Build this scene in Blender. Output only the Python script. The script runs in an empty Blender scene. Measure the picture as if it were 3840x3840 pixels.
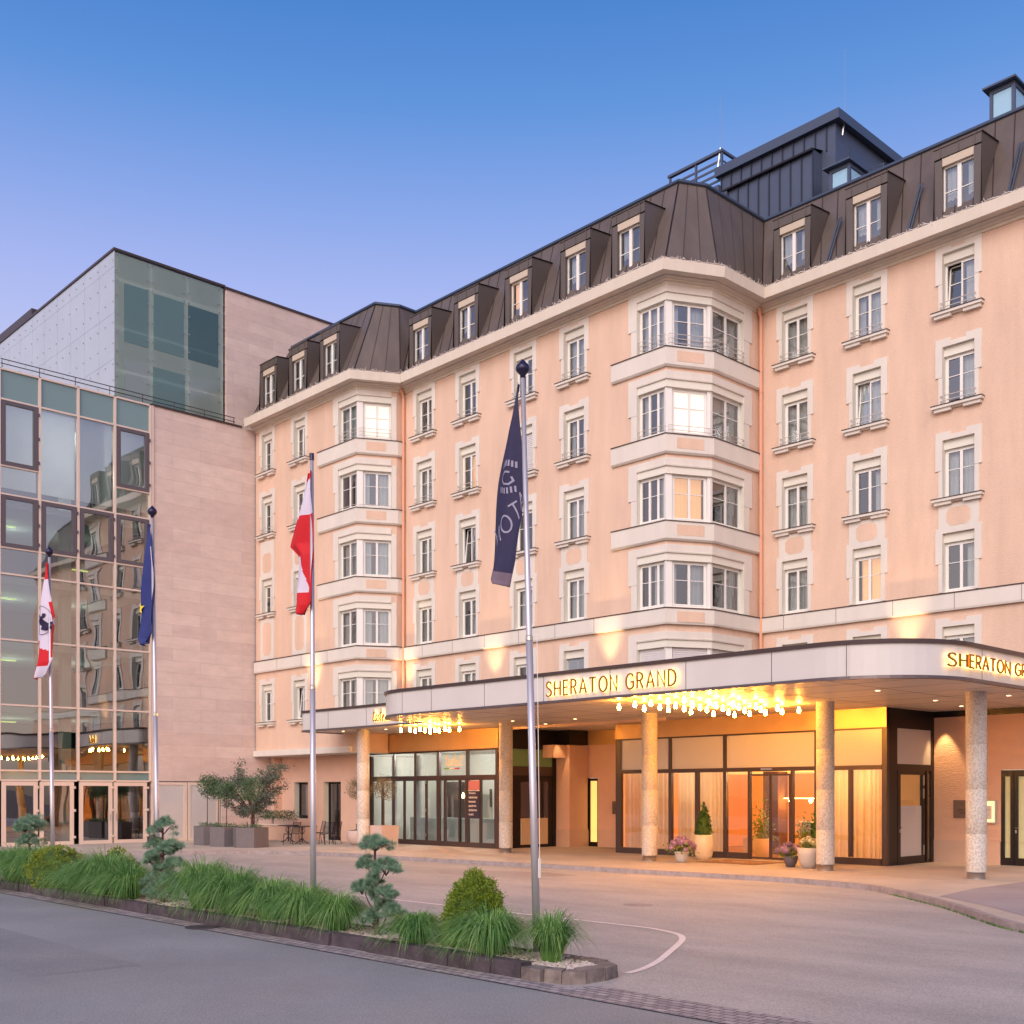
import bpy, bmesh, math, random
from mathutils import Vector, Matrix
R=math.radians; PI=math.pi
random.seed(7)
S=bpy.context.scene
COL=S.collection
def lin(c): return tuple((x/255/12.92 if x/255<=.04045 else ((x/255+.055)/1.055)**2.4) for x in c)
# ---------------------------------------------------------------- camera
cd=bpy.data.cameras.new('camera'); cam=bpy.data.objects.new('camera',cd); COL.objects.link(cam)
cam.location=(0,0,2.1); cam.rotation_euler=(R(90),0,math.atan2(.7278,.6857))
cd.sensor_width=36; cd.lens=36*4220/3840; cd.shift_y=1055.7/3840; cd.clip_end=2000; cd.clip_start=.1
S.camera=cam
# ---------------------------------------------------------------- world, sun, exposure
W=bpy.data.worlds.new('World'); S.world=W; W.use_nodes=True
N=W.node_tree.nodes; LK=W.node_tree.links; N.clear()
def wn(t,**k):
    n=N.new(t)
    for a,b in k.items(): setattr(n,a,b)
    return n
out=wn('ShaderNodeOutputWorld'); bg=wn('ShaderNodeBackground'); add=wn('ShaderNodeAddShader'); bg2=wn('ShaderNodeBackground')
tc=wn('ShaderNodeTexCoord'); sep=wn('ShaderNodeSeparateXYZ'); LK.new(tc.outputs['Generated'],sep.inputs[0])
rmp=wn('ShaderNodeValToRGB'); LK.new(sep.outputs['Z'],rmp.inputs[0])
er=rmp.color_ramp
stops=[(0.0,(150,132,128)),(0.04,(236,208,198)),(0.2,(216,204,222)),(0.34,(186,190,238)),(0.40,(164,176,238)),(0.46,(128,158,229)),(0.52,(82,138,216)),(0.59,(46,116,200)),(0.8,(28,84,165)),(1.0,(22,66,146))]
er.elements[0].position=0; er.elements[0].color=(*lin(stops[0][1]),1)
er.elements[1].position=1; er.elements[1].color=(*lin(stops[-1][1]),1)
for p,c in stops[1:-1]:
    e=er.elements.new(p); e.color=(*lin(c),1)
# dawn glow low in the sky on the street side
GD=Vector((.42,-.86,.30)).normalized()
dot=wn('ShaderNodeVectorMath',operation='DOT_PRODUCT'); LK.new(tc.outputs['Generated'],dot.inputs[0]); dot.inputs[1].default_value=GD
mx=wn('ShaderNodeMath',operation='MAXIMUM'); LK.new(dot.outputs['Value'],mx.inputs[0]); mx.inputs[1].default_value=0
pw=wn('ShaderNodeMath',operation='POWER'); LK.new(mx.outputs[0],pw.inputs[0]); pw.inputs[1].default_value=2.2
ml=wn('ShaderNodeMath',operation='MULTIPLY'); LK.new(pw.outputs[0],ml.inputs[0]); ml.inputs[1].default_value=1.9
up=wn('ShaderNodeMapRange'); LK.new(sep.outputs['Z'],up.inputs[0]); up.inputs[1].default_value=-.02; up.inputs[2].default_value=.05
m2=wn('ShaderNodeMath',operation='MULTIPLY'); LK.new(ml.outputs[0],m2.inputs[0]); LK.new(up.outputs[0],m2.inputs[1])
mixc=wn('ShaderNodeMix',data_type='RGBA',blend_type='ADD'); mixc.inputs[0].default_value=1
sc=wn('ShaderNodeVectorMath',operation='SCALE'); sc.inputs[0].default_value=(1.0,.84,.78); LK.new(m2.outputs[0],sc.inputs['Scale'])
LK.new(rmp.outputs[0],mixc.inputs[6]); LK.new(sc.outputs[0],mixc.inputs[7])
LK.new(mixc.outputs[2],bg.inputs[0]); bg.inputs[1].default_value=.92
sky=wn('ShaderNodeTexSky',sky_type='NISHITA'); sky.sun_disc=False; sky.sun_elevation=R(5); sky.sun_rotation=R(154); sky.air_density=1; sky.dust_density=1
LK.new(sky.outputs[0],bg2.inputs[0]); bg2.inputs[1].default_value=.05
LK.new(bg.outputs[0],add.inputs[0]); LK.new(bg2.outputs[0],add.inputs[1]); LK.new(add.outputs[0],out.inputs[0])
sl=bpy.data.lights.new('sun','SUN'); sun=bpy.data.objects.new('sun',sl); COL.objects.link(sun)
sl.energy=1.75; sl.angle=R(38); sl.color=(1,.88,.76)
sun.rotation_euler=(-Vector((.42,-.80,.62))).to_track_quat('-Z','Y').to_euler()
S.view_settings.view_transform='Standard'; S.view_settings.look='None'; S.view_settings.exposure=0.0; S.view_settings.gamma=1
S.render.engine='CYCLES'
try:
    S.cycles.use_denoising=True; S.cycles.max_bounces=7; S.cycles.transparent_max_bounces=16; S.cycles.sample_clamp_indirect=4; S.cycles.caustics_reflective=False; S.cycles.caustics_refractive=False
except Exception: pass
# ---------------------------------------------------------------- mesh helpers
SPLIT={'display_screen','pale_shelf','lobby_furniture','fascia_joint','louvred_screen','frame','belt_joints','skin_fixing_','roof_handrail_','corner_post','window_glass','frosted_panel','upper_glass','terrace_glass','hinge','drape','plinth','floor_slab','strip_light','handle','door_glass','dark_fittings','roof_pipe','pink_ledge_panel','reception_desk','rail_lamp','header_band','side_frosted_panel','glass_skin','side_skin'}
class MB:
    def __init__(s): s.v=[];s.f=[];s.m=[];s.mi=0
    def add(s,vs,fs,mi=None):
        b=len(s.v); s.v+= [tuple(x) for x in vs]
        for f in fs: s.f.append(tuple(b+i for i in f)); s.m.append(s.mi if mi is None else mi)
    def quad(s,a,b,c,d,mi=None): s.add([a,b,c,d],[(0,1,2,3)],mi)
    def hexa(s,p,mi=None):   # p: 4 bottom, 4 top
        s.add(p,[(3,2,1,0),(4,5,6,7),(0,1,5,4),(1,2,6,5),(2,3,7,6),(3,0,4,7)],mi)
    def box(s,x0,x1,y0,y1,z0,z1,mi=None):
        s.hexa([(x0,y0,z0),(x1,y0,z0),(x1,y1,z0),(x0,y1,z0),(x0,y0,z1),(x1,y0,z1),(x1,y1,z1),(x0,y1,z1)],mi)
    def prism(s,poly,z0,z1,mi=None):
        n=len(poly); vs=[(x,y,z0) for x,y in poly]+[(x,y,z1) for x,y in poly]
        s.add(vs,[tuple(range(n))[::-1],tuple(range(n,2*n))]+[(i,(i+1)%n,n+(i+1)%n,n+i) for i in range(n)],mi)
    def tube(s,pts,r,n=6,cap=True,mi=None):
        pts=[Vector(p) for p in pts]; rs=r if isinstance(r,(list,tuple)) else [r]*len(pts)
        vs=[];fs=[]; up=None
        for i,p in enumerate(pts):
            t=(pts[min(i+1,len(pts)-1)]-pts[max(i-1,0)]).normalized()
            if up is None: up=Vector((0,0,1)) if abs(t.z)<.9 else Vector((1,0,0))
            a=t.cross(up).normalized(); b=a.cross(t).normalized(); up=b
            for k in range(n):
                an=2*PI*k/n; vs.append(p+(a*math.cos(an)+b*math.sin(an))*rs[i])
        for i in range(len(pts)-1):
            for k in range(n): fs.append((i*n+k,i*n+(k+1)%n,(i+1)*n+(k+1)%n,(i+1)*n+k))
        if cap: fs+= [tuple(range(n))[::-1],tuple(range((len(pts)-1)*n,len(pts)*n))]
        s.add(vs,fs,mi)
    def lathe(s,c,prof,n=24,mi=None):
        vs=[];fs=[]
        for r,z in prof:
            for k in range(n): a=2*PI*k/n; vs.append((c[0]+r*math.cos(a),c[1]+r*math.sin(a),c[2]+z))
        for i in range(len(prof)-1):
            for k in range(n): fs.append((i*n+k,i*n+(k+1)%n,(i+1)*n+(k+1)%n,(i+1)*n+k))
        s.add(vs,fs,mi)
    def pieces(s):
        par=list(range(len(s.v)))
        def fd(i):
            while par[i]!=i: par[i]=par[par[i]]; i=par[i]
            return i
        for f in s.f:
            for i in f[1:]: par[fd(i)]=fd(f[0])
        g={}
        for f,m in zip(s.f,s.m): g.setdefault(fd(f[0]),[]).append((f,m))
        out=[]
        for fs in g.values():
            b=MB(); mp={}
            for f,m in fs:
                nf=[]
                for i in f:
                    if i not in mp: mp[i]=len(b.v); b.v.append(s.v[i])
                    nf.append(mp[i])
                b.f.append(tuple(nf)); b.m.append(m)
            out.append(b)
        return out
    def build(s,name,mat,parent=None,smooth=False,loc=None,**tags):
        if name in SPLIT:
            ps=s.pieces()
            if len(ps)>1:
                return [q.build_one(name,mat,parent,smooth,loc,**tags) for q in ps]
        return s.build_one(name,mat,parent,smooth,loc,**tags)
    def build_one(s,name,mat,parent=None,smooth=False,loc=None,**tags):
        me=bpy.data.meshes.new(name); me.from_pydata(s.v,[],s.f)
        for m in (mat if isinstance(mat,(list,tuple)) else [mat]): me.materials.append(m)
        if any(s.m):
            me.polygons.foreach_set('material_index',s.m)
        if smooth: me.polygons.foreach_set('use_smooth',[True]*len(s.f))
        me.update()
        o=bpy.data.objects.new(name,me); COL.objects.link(o)
        if parent is not None: o.parent=parent
        if loc: o.location=loc
        tag(o,**tags); return o
def tag(o,label=None,cat=None,group=None,kind=None):
    if label: o['label']=label
    if cat: o['category']=cat
    if group: o['group']=group
    if kind: o['kind']=kind
    return o
def empty(name,loc=(0,0,0),rz=0,label=None,cat=None,group=None):
    o=bpy.data.objects.new(name,None); COL.objects.link(o); o.location=loc; o.rotation_euler.z=rz; o.empty_display_size=.3
    return tag(o,label,cat,group)
def copy_tree(o,parent=None):
    c=o.copy(); COL.objects.link(c)
    if parent is not None: c.parent=parent
    for ch in o.children: copy_tree(ch,c)
    return c
class Fr:      # wall frame: u along the wall (left to right seen from outside), n outwards
    def __init__(s,a,b):
        s.o=Vector((a[0],a[1],0)); d=Vector((b[0]-a[0],b[1]-a[1],0)); s.L=d.length; s.u=d.normalized(); s.n=Vector((s.u.y,-s.u.x,0))
    def p(s,u,z,n=0): q=s.o+s.u*u+s.n*n; return (q.x,q.y,z)
    def box(s,mb,u0,u1,z0,z1,n0,n1,mi=None):
        if u0>u1: u0,u1=u1,u0
        mb.hexa([s.p(u0,z0,n1),s.p(u1,z0,n1),s.p(u1,z0,n0),s.p(u0,z0,n0),s.p(u0,z1,n1),s.p(u1,z1,n1),s.p(u1,z1,n0),s.p(u0,z1,n0)],mi)
    def plate(s,mb,u0,u1,z0,z1,n,mi=None): mb.quad(s.p(u0,z0,n),s.p(u1,z0,n),s.p(u1,z1,n),s.p(u0,z1,n),mi)
def off(path,n):
    P=[Vector(p).to_2d() for p in path]; ns=[]
    for a,b in zip(P,P[1:]):
        d=(b-a).normalized(); ns.append(Vector((d.y,-d.x)))
    r=[]
    for i,p in enumerate(P):
        if i==0: m=ns[0]
        elif i==len(P)-1: m=ns[-1]
        else: m=(ns[i-1]+ns[i])/(1+ns[i-1].dot(ns[i]))
        q=p+m*n; r.append((q.x,q.y))
    return r
def sweep(mb,path,prof,closed=True,mi=None,caps=True):
    rows=[[(x,y,z) for x,y in off(path,n)] for n,z in prof]
    k=len(path); m=len(prof); vs=[v for r in rows for v in r]; fs=[]
    for i in range(m if closed else m-1):
        j=(i+1)%m
        for a in range(k-1): fs.append((i*k+a,i*k+a+1,j*k+a+1,j*k+a))
    if closed and caps: fs+=[tuple(i*k for i in range(m)),tuple(i*k+k-1 for i in range(m))[::-1]]
    mb.add(vs,fs,mi)
def wall_holes(mb,fr,u0,u1,z0,z1,holes,depth=.2,n=0):
    # holes: (a,b,c,d, leftReveal,rightReveal)
    us=sorted({u0,u1,*[h[0] for h in holes],*[h[1] for h in holes]}); zs=sorted({z0,z1,*[h[2] for h in holes],*[h[3] for h in holes]})
    us=[u for u in us if u0-1e-6<=u<=u1+1e-6]; zs=[z for z in zs if z0-1e-6<=z<=z1+1e-6]
    for i in range(len(us)-1):
        for j in range(len(zs)-1):
            uc=(us[i]+us[i+1])/2; zc=(zs[j]+zs[j+1])/2
            if any(h[0]<uc<h[1] and h[2]<zc<h[3] for h in holes): continue
            fr.plate(mb,us[i],us[i+1],zs[j],zs[j+1],n)
    for h in holes:
        a,b,c,d=h[:4]; lr=h[4] if len(h)>4 else 1; rr=h[5] if len(h)>5 else 1; mi=h[6] if len(h)>6 else 1
        if lr: mb.quad(fr.p(a,c,n),fr.p(a,d,n),fr.p(a,d,n-depth),fr.p(a,c,n-depth),mi)
        if rr: mb.quad(fr.p(b,c,n),fr.p(b,c,n-depth),fr.p(b,d,n-depth),fr.p(b,d,n),mi)
        mb.quad(fr.p(a,d,n),fr.p(b,d,n),fr.p(b,d,n-depth),fr.p(a,d,n-depth),mi)
        mb.quad(fr.p(a,c,n),fr.p(a,c,n-depth),fr.p(b,c,n-depth),fr.p(b,c,n),mi)
# ---------------------------------------------------------------- materials
def mat(name,col,rough=.6,metal=0,var=0,vs=1.5,bump=0,bs=40,spec=.5,emis=None,es=0,col2=None,stretch=None,coat=0,sss=0):
    m=bpy.data.materials.new(name); m.use_nodes=True; nt=m.node_tree; b=nt.nodes['Principled BSDF']
    c=lin(col); b.inputs['Base Color'].default_value=(*c,1); b.inputs['Roughness'].default_value=rough; b.inputs['Metallic'].default_value=metal
    b.inputs['Specular IOR Level'].default_value=spec
    if coat: b.inputs['Coat Weight'].default_value=coat
    if emis: b.inputs['Emission Color'].default_value=(*lin(emis),1); b.inputs['Emission Strength'].default_value=es
    L=nt.links
    def nz(scale,detail=4,rg=.6):
        g=nt.nodes.new('ShaderNodeNewGeometry'); n=nt.nodes.new('ShaderNodeTexNoise'); n.inputs['Scale'].default_value=scale; n.inputs['Detail'].default_value=detail; n.inputs['Roughness'].default_value=rg
        if stretch:
            mp=nt.nodes.new('ShaderNodeVectorMath'); mp.operation='MULTIPLY'; mp.inputs[1].default_value=stretch; L.new(g.outputs['Position'],mp.inputs[0]); L.new(mp.outputs[0],n.inputs['Vector'])
        else: L.new(g.outputs['Position'],n.inputs['Vector'])
        return n
    if var or col2:
        n=nz(vs); r=nt.nodes.new('ShaderNodeValToRGB'); L.new(n.outputs['Fac'],r.inputs[0])
        r.color_ramp.elements[0].position=.3; r.color_ramp.elements[1].position=.7
        if col2: a=lin(col2); d=c
        else: a=tuple(x*(1-var) for x in c); d=tuple(min(1,x*(1+var)) for x in c)
        r.color_ramp.elements[0].color=(*a,1); r.color_ramp.elements[1].color=(*d,1)
        L.new(r.outputs[0],b.inputs['Base Color'])
    if bump:
        n=nz(bs,3); bp=nt.nodes.new('ShaderNodeBump'); bp.inputs['Strength'].default_value=bump; bp.inputs['Distance'].default_value=.02
        L.new(n.outputs['Fac'],bp.inputs['Height']); L.new(bp.outputs[0],b.inputs['Normal'])
    return m
def glassmat(name,tint,refl=.12,tr=.8,wob=0,rough=.0,ws=.5):
    m=bpy.data.materials.new(name); m.use_nodes=True; nt=m.node_tree; nt.nodes.clear(); L=nt.links
    o=nt.nodes.new('ShaderNodeOutputMaterial'); mix=nt.nodes.new('ShaderNodeMixShader'); t=nt.nodes.new('ShaderNodeBsdfTransparent'); g=nt.nodes.new('ShaderNodeBsdfGlossy')
    t.inputs[0].default_value=tuple(x*tr for x in tint)+(1,); g.inputs['Roughness'].default_value=rough; g.inputs[0].default_value=(.95,.97,1,1)
    lw=nt.nodes.new('ShaderNodeFresnel'); lw.inputs[0].default_value=1.5
    ma=nt.nodes.new('ShaderNodeMath'); ma.operation='MULTIPLY_ADD'; ma.inputs[1].default_value=1.5; ma.inputs[2].default_value=refl; ma.use_clamp=True
    L.new(lw.outputs[0],ma.inputs[0]); L.new(ma.outputs[0],mix.inputs[0]); L.new(t.outputs[0],mix.inputs[1]); L.new(g.outputs[0],mix.inputs[2]); L.new(mix.outputs[0],o.inputs[0])
    if wob:
        ge=nt.nodes.new('ShaderNodeNewGeometry'); n=nt.nodes.new('ShaderNodeTexNoise'); n.inputs['Scale'].default_value=ws; n.inputs['Detail'].default_value=1; L.new(ge.outputs['Position'],n.inputs['Vector'])
        bp=nt.nodes.new('ShaderNodeBump'); bp.inputs['Strength'].default_value=wob; bp.inputs['Distance'].default_value=.05
        L.new(n.outputs['Fac'],bp.inputs['Height']); L.new(bp.outputs[0],g.inputs['Normal'])
    return m
M={}
M['stucco']=None
M['trim']=mat('cream_trim',(218,209,200),.75,var=.05,vs=1.6,stretch=(1,1,.35))
M['reveal']=mat('reveal_plaster',(214,210,198),.8)
M['winframe']=mat('white_window_frame',(232,228,224),.45)
M['dbox']=mat('dormer_roller_box',(196,180,162),.6)  # cream darkened: shading on the box is put into its colour
M['box']=mat('roller_box_cream',(224,218,206),.5)
M['pane']=glassmat('window_glass',(.92,.96,.95),.11,.92)
M['shopglass']=glassmat('shop_glass',(.95,.98,.97),.08,.96,wob=.1,ws=.7)
M['officeglass']=glassmat('office_glass',(.80,.95,.88),.27,.95,wob=.22,ws=.5)
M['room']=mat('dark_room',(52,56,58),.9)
M['curtain']=mat('sheer_curtain',(214,218,220),.9)
M['litcurtain']=mat('lit_curtain',(240,190,140),.9,emis=(255,190,120),es=.75)
M['brightcurtain']=mat('bright_lit_curtain',(244,236,226),.9,emis=(255,240,222),es=.32)
M['blind']=mat('venetian_blind',(214,208,210),.5)
M['greyshutter']=mat('grey_roller_shutter',(150,155,165),.5)
M['roof']=mat('brown_zinc_roof',(106,94,88),.5,metal=.25,var=.16,vs=1.6,stretch=(1,1,.12))
M['seam']=mat('shaded_roof_seam',(70,58,58),.5,metal=.2); M['navyseam']=mat('shaded_navy_seam',(38,44,66),.5)  # shadow lines along the seams are painted in as darker seam colours
M['dormer']=mat('dormer_sheet',(98,88,84),.5,metal=.25,var=.04)
M['roofedge']=mat('blue_grey_flashing',(78,88,106),.4,metal=.5)
M['navy']=mat('navy_sheet_cladding',(76,86,108),.5,metal=.3,var=.05)
M['cornice']=mat('cornice_stone',(216,204,190),.8,var=.05,vs=2.5,stretch=(1,1,.25))
M['rail']=mat('pale_rail',(206,192,184),.4)
M['bars']=mat('lamp_string',(206,194,186),.5)
M['pipe']=mat('copper_paint_downpipe',(222,160,128),.5)
M['fascia']=mat('fascia_panel',(202,195,192),.32,var=.05,vs=.5)
M['fasciatrim']=mat('dark_bronze_trim',(92,78,78),.35,metal=.4)
M['soffit']=mat('soffit_panel',(206,196,186),.42,metal=.15,var=.04,vs=.8)
M['bronze']=mat('bronze_band',(206,166,116),.36,metal=.35,var=.05)
M['mullion']=mat('dark_brown_mullion',(74,60,58),.4,metal=.3)
M['black']=mat('black_brown_metal',(22,15,18),.35,metal=.2)
M['frost']=mat('frosted_pane',(196,188,184),.25,spec=.7)
M['column']=None
M['steel']=mat('brushed_steel',(190,186,186),.3,metal=1)
M['pole']=mat('satin_aluminium',(196,190,196),.42,metal=.6)
M['gold']=mat('gold_letter',(150,104,36),.4,metal=.5)
M['halo']=mat('letter_light',(255,200,90),.5,emis=(255,208,122),es=4.6)
M['bulb']=mat('glowing_bulb',(255,220,160),.5,emis=(255,168,60),es=360)
M['spot']=mat('downlight',(255,220,170),.5,emis=(255,214,160),es=6)
M['peach']=mat('entrance_plaster',(216,178,158),.85,var=.05,vs=1.2,bump=.35,bs=22)
M['rough']=mat('rough_plaster',(216,174,150),.85,var=.05,vs=1.2,bump=1,bs=9,stretch=(1,1,3.5))
M['plinth']=mat('plinth_stone',(206,172,152),.7,var=.05,vs=1.5)
M['darkfin']=mat('dark_finial',(48,44,70),.3,metal=.5)
M['pave']=mat('pavement_concrete',(180,166,154),.7,var=.16,vs=.5,bump=.15,bs=60)
M['kerb']=mat('granite_kerb',(150,136,134),.8,var=.22,vs=5,bump=.4,bs=30)
M['darkkerb']=mat('weathered_kerbstone',(70,60,66),.85,var=.5,vs=3,bump=.7,bs=18)
M['palekerb']=mat('pale_rough_kerbstone',(116,104,100),.9,var=.45,vs=5,bump=1,bs=10)
M['pebble']=mat('pale_gravel',(190,174,166),.85,var=.3,vs=30)
M['soil']=mat('planting_soil',(104,88,80),.95,var=.3,vs=18,bump=.8,bs=40)
M['white']=mat('road_paint',(222,206,200),.7,var=.08,vs=6)
M['bark']=mat('reddish_bark',(92,64,64),.9,var=.3,vs=25,bump=.6,bs=50)
M['darkmetal']=mat('dark_garden_metal',(52,44,56),.4,metal=.5)
M['planter']=mat('grey_fibre_planter',(104,96,98),.7,var=.08,vs=4)
M['potcream']=mat('cream_pot',(220,200,170),.5,var=.03,vs=4)
M['potgrey']=mat('grey_pot',(186,180,176),.5,var=.03)
M['potdark']=mat('dark_pot',(96,88,96),.5)
M['terra']=mat('pink_clay_pot',(196,170,160),.6,var=.04)
M['ceil']=mat('lobby_ceiling',(240,220,180),.7,emis=(255,190,100),es=1.2)  # ceiling glows by itself: lamp light is put into its material
M['orange']=mat('lobby_wall',(226,156,92),.6,emis=(255,166,80),es=.3)  # faint glow in the wall colour stands in for lobby lamp light
M['red']=mat('flag_red',(196,14,30),.75); M['flagwhite']=mat('flag_white',(206,196,214),.75); M['flagblue']=mat('flag_blue',(34,46,112),.75,var=.1,vs=4)
M['flagnavy']=mat('flag_navy',(44,40,74),.8,var=.14,vs=5); M['flaggrey']=mat('flag_thin_end',(112,96,112),.8); M['yellow']=mat('flag_star',(240,214,40),.7); M['ink']=mat('flag_black',(36,24,62),.8); M['flagprint']=mat('flag_print',(150,146,170),.8)
def road_mat(name,c,c2,streak):
    m=mat(name,c,.72,bump=.35,bs=220); nt=m.node_tree; L=nt.links; b=nt.nodes['Principled BSDF']
    g=nt.nodes.new('ShaderNodeNewGeometry')
    mp=nt.nodes.new('ShaderNodeVectorMath'); mp.operation='MULTIPLY'; mp.inputs[1].default_value=streak; L.new(g.outputs['Position'],mp.inputs[0])
    n=nt.nodes.new('ShaderNodeTexNoise'); n.inputs['Scale'].default_value=.55; n.inputs['Detail'].default_value=6; n.inputs['Roughness'].default_value=.65; L.new(mp.outputs[0],n.inputs['Vector'])
    r=nt.nodes.new('ShaderNodeValToRGB'); r.color_ramp.elements[0].position=.32; r.color_ramp.elements[1].position=.72; r.color_ramp.elements[0].color=(*lin(c2),1); r.color_ramp.elements[1].color=(*lin(c),1); L.new(n.outputs['Fac'],r.inputs[0])
    f=nt.nodes.new('ShaderNodeTexNoise'); f.inputs['Scale'].default_value=55; f.inputs['Detail'].default_value=3; L.new(g.outputs['Position'],f.inputs['Vector'])
    fr=nt.nodes.new('ShaderNodeMapRange'); fr.inputs[1].default_value=.3; fr.inputs[2].default_value=.75; fr.inputs[3].default_value=.68; fr.inputs[4].default_value=1.32; L.new(f.outputs['Fac'],fr.inputs[0])
    mx=nt.nodes.new('ShaderNodeVectorMath'); mx.operation='SCALE'; L.new(r.outputs[0],mx.inputs[0]); L.new(fr.outputs[0],mx.inputs['Scale']); L.new(mx.outputs[0],b.inputs['Base Color'])
    return m
M['road']=road_mat('street_asphalt',(152,149,148),(130,128,128),(.5,.5,1))
M['drive']=road_mat('forecourt_asphalt',(182,172,166),(154,146,142),(.5,1.2,1))
def stone_mat(name,c1,c2,axis):
    m=mat(name,c1,.8,bump=.15,bs=30); nt=m.node_tree; L=nt.links; b=nt.nodes['Principled BSDF']
    g=nt.nodes.new('ShaderNodeNewGeometry'); sp=nt.nodes.new('ShaderNodeSeparateXYZ'); cb=nt.nodes.new('ShaderNodeCombineXYZ'); L.new(g.outputs['Position'],sp.inputs[0])
    L.new(sp.outputs[axis],cb.inputs[0]); L.new(sp.outputs['Z'],cb.inputs[1])
    br=nt.nodes.new('ShaderNodeTexBrick'); br.inputs['Scale'].default_value=1; br.inputs['Brick Width'].default_value=2.1; br.inputs['Row Height'].default_value=.53; br.inputs['Mortar Size'].default_value=.008; br.inputs['Bias'].default_value=.0; br.offset=.37
    br.inputs['Color1'].default_value=(*lin(c1),1); br.inputs['Color2'].default_value=(*lin(c2),1); br.inputs['Mortar'].default_value=(*[x*.86 for x in lin(c2)],1)
    L.new(cb.outputs[0],br.inputs[0])
    n=nt.nodes.new('ShaderNodeTexNoise'); n.inputs['Scale'].default_value=1.1; n.inputs['Detail'].default_value=8; n.inputs['Roughness'].default_value=.7
    mp=nt.nodes.new('ShaderNodeVectorMath'); mp.operation='MULTIPLY'; mp.inputs[1].default_value=(1,1,2.6); L.new(g.outputs['Position'],mp.inputs[0]); L.new(mp.outputs[0],n.inputs['Vector'])
    fr=nt.nodes.new('ShaderNodeMapRange'); fr.inputs[1].default_value=.3; fr.inputs[2].default_value=.7; fr.inputs[3].default_value=.88; fr.inputs[4].default_value=1.08; L.new(n.outputs['Fac'],fr.inputs[0])
    mx=nt.nodes.new('ShaderNodeVectorMath'); mx.operation='SCALE'; L.new(br.outputs[0],mx.inputs[0]); L.new(fr.outputs[0],mx.inputs['Scale']); L.new(mx.outputs[0],b.inputs['Base Color'])
    return m
M['stone']=stone_mat('pink_stone_cladding',(220,198,188),(208,184,176),'Y')
def setts_mat():
    m=mat('granite_setts',(140,128,126),.8); nt=m.node_tree; L=nt.links; b=nt.nodes['Principled BSDF']
    g=nt.nodes.new('ShaderNodeNewGeometry'); ns=nt.nodes.new('ShaderNodeTexNoise'); ns.inputs['Scale'].default_value=3; L.new(g.outputs['Position'],ns.inputs['Vector'])
    ad=nt.nodes.new('ShaderNodeVectorMath'); ad.operation='MULTIPLY_ADD'; ad.inputs[1].default_value=(.05,.05,0); L.new(ns.outputs['Color'],ad.inputs[0]); L.new(g.outputs['Position'],ad.inputs[2])
    br=nt.nodes.new('ShaderNodeTexBrick'); br.inputs['Scale'].default_value=1; br.inputs['Brick Width'].default_value=.17; br.inputs['Row Height'].default_value=.115; br.inputs['Mortar Size'].default_value=.009; br.inputs['Mortar Smooth'].default_value=.2
    br.inputs['Color1'].default_value=(*lin((170,156,152)),1); br.inputs['Color2'].default_value=(*lin((132,122,124)),1); br.inputs['Mortar'].default_value=(*lin((70,58,66)),1)
    L.new(ad.outputs[0],br.inputs[0]); L.new(br.outputs[0],b.inputs['Base Color'])
    bp=nt.nodes.new('ShaderNodeBump'); bp.inputs['Strength'].default_value=.8; bp.inputs['Distance'].default_value=.02; bp.invert=True; L.new(br.outputs['Fac'],bp.inputs['Height']); L.new(bp.outputs[0],b.inputs['Normal'])
    return m
M['setts']=setts_mat()
def column_mat():
    m=mat('conglomerate_column',(196,180,166),.6,bump=.2,bs=30); nt=m.node_tree; L=nt.links; b=nt.nodes['Principled BSDF']
    g=nt.nodes.new('ShaderNodeNewGeometry'); v=nt.nodes.new('ShaderNodeTexVoronoi'); v.inputs['Scale'].default_value=34; L.new(g.outputs['Position'],v.inputs['Vector'])
    n=nt.nodes.new('ShaderNodeTexNoise'); n.inputs['Scale'].default_value=22; n.inputs['Detail'].default_value=6; L.new(g.outputs['Position'],n.inputs['Vector'])
    r=nt.nodes.new('ShaderNodeValToRGB'); L.new(n.outputs['Fac'],r.inputs[0]); e=r.color_ramp; e.elements[0].position=.36; e.elements[0].color=(*lin((170,160,152)),1); e.elements[1].position=.6; e.elements[1].color=(*lin((200,191,182)),1)
    s=nt.nodes.new('ShaderNodeSeparateColor'); L.new(v.outputs['Color'],s.inputs[0]); gt=nt.nodes.new('ShaderNodeMapRange'); gt.inputs[1].default_value=.86; gt.inputs[2].default_value=.96; gt.inputs[3].default_value=1; gt.inputs[4].default_value=.8; L.new(s.outputs[0],gt.inputs[0])
    mx=nt.nodes.new('ShaderNodeVectorMath'); mx.operation='SCALE'; L.new(r.outputs[0],mx.inputs[0]); L.new(gt.outputs[0],mx.inputs['Scale']); L.new(mx.outputs[0],b.inputs['Base Color'])
    return m
M['column']=column_mat()
def leafmat(name,c1,c2,scale=7,tr=.25):
    m=mat(name,c1,.55,col2=c2,vs=scale); nt=m.node_tree; b=nt.nodes['Principled BSDF']; L=nt.links
    t=nt.nodes.new('ShaderNodeBsdfTranslucent'); mix=nt.nodes.new('ShaderNodeMixShader'); mix.inputs[0].default_value=tr
    src=[l.from_socket for l in L if l.to_socket==b.inputs['Base Color']][0]; L.new(src,t.inputs[0])
    o=[n for n in nt.nodes if n.type=='OUTPUT_MATERIAL'][0]; L.new(b.outputs[0],mix.inputs[1]); L.new(t.outputs[0],mix.inputs[2]); L.new(mix.outputs[0],o.inputs[0])
    return m
M['grass']=leafmat('grass_blades',(132,176,90),(60,116,58),3,.4); M['grass2']=leafmat('pale_grass_blades',(180,208,138),(112,162,94),3,.4)
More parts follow.
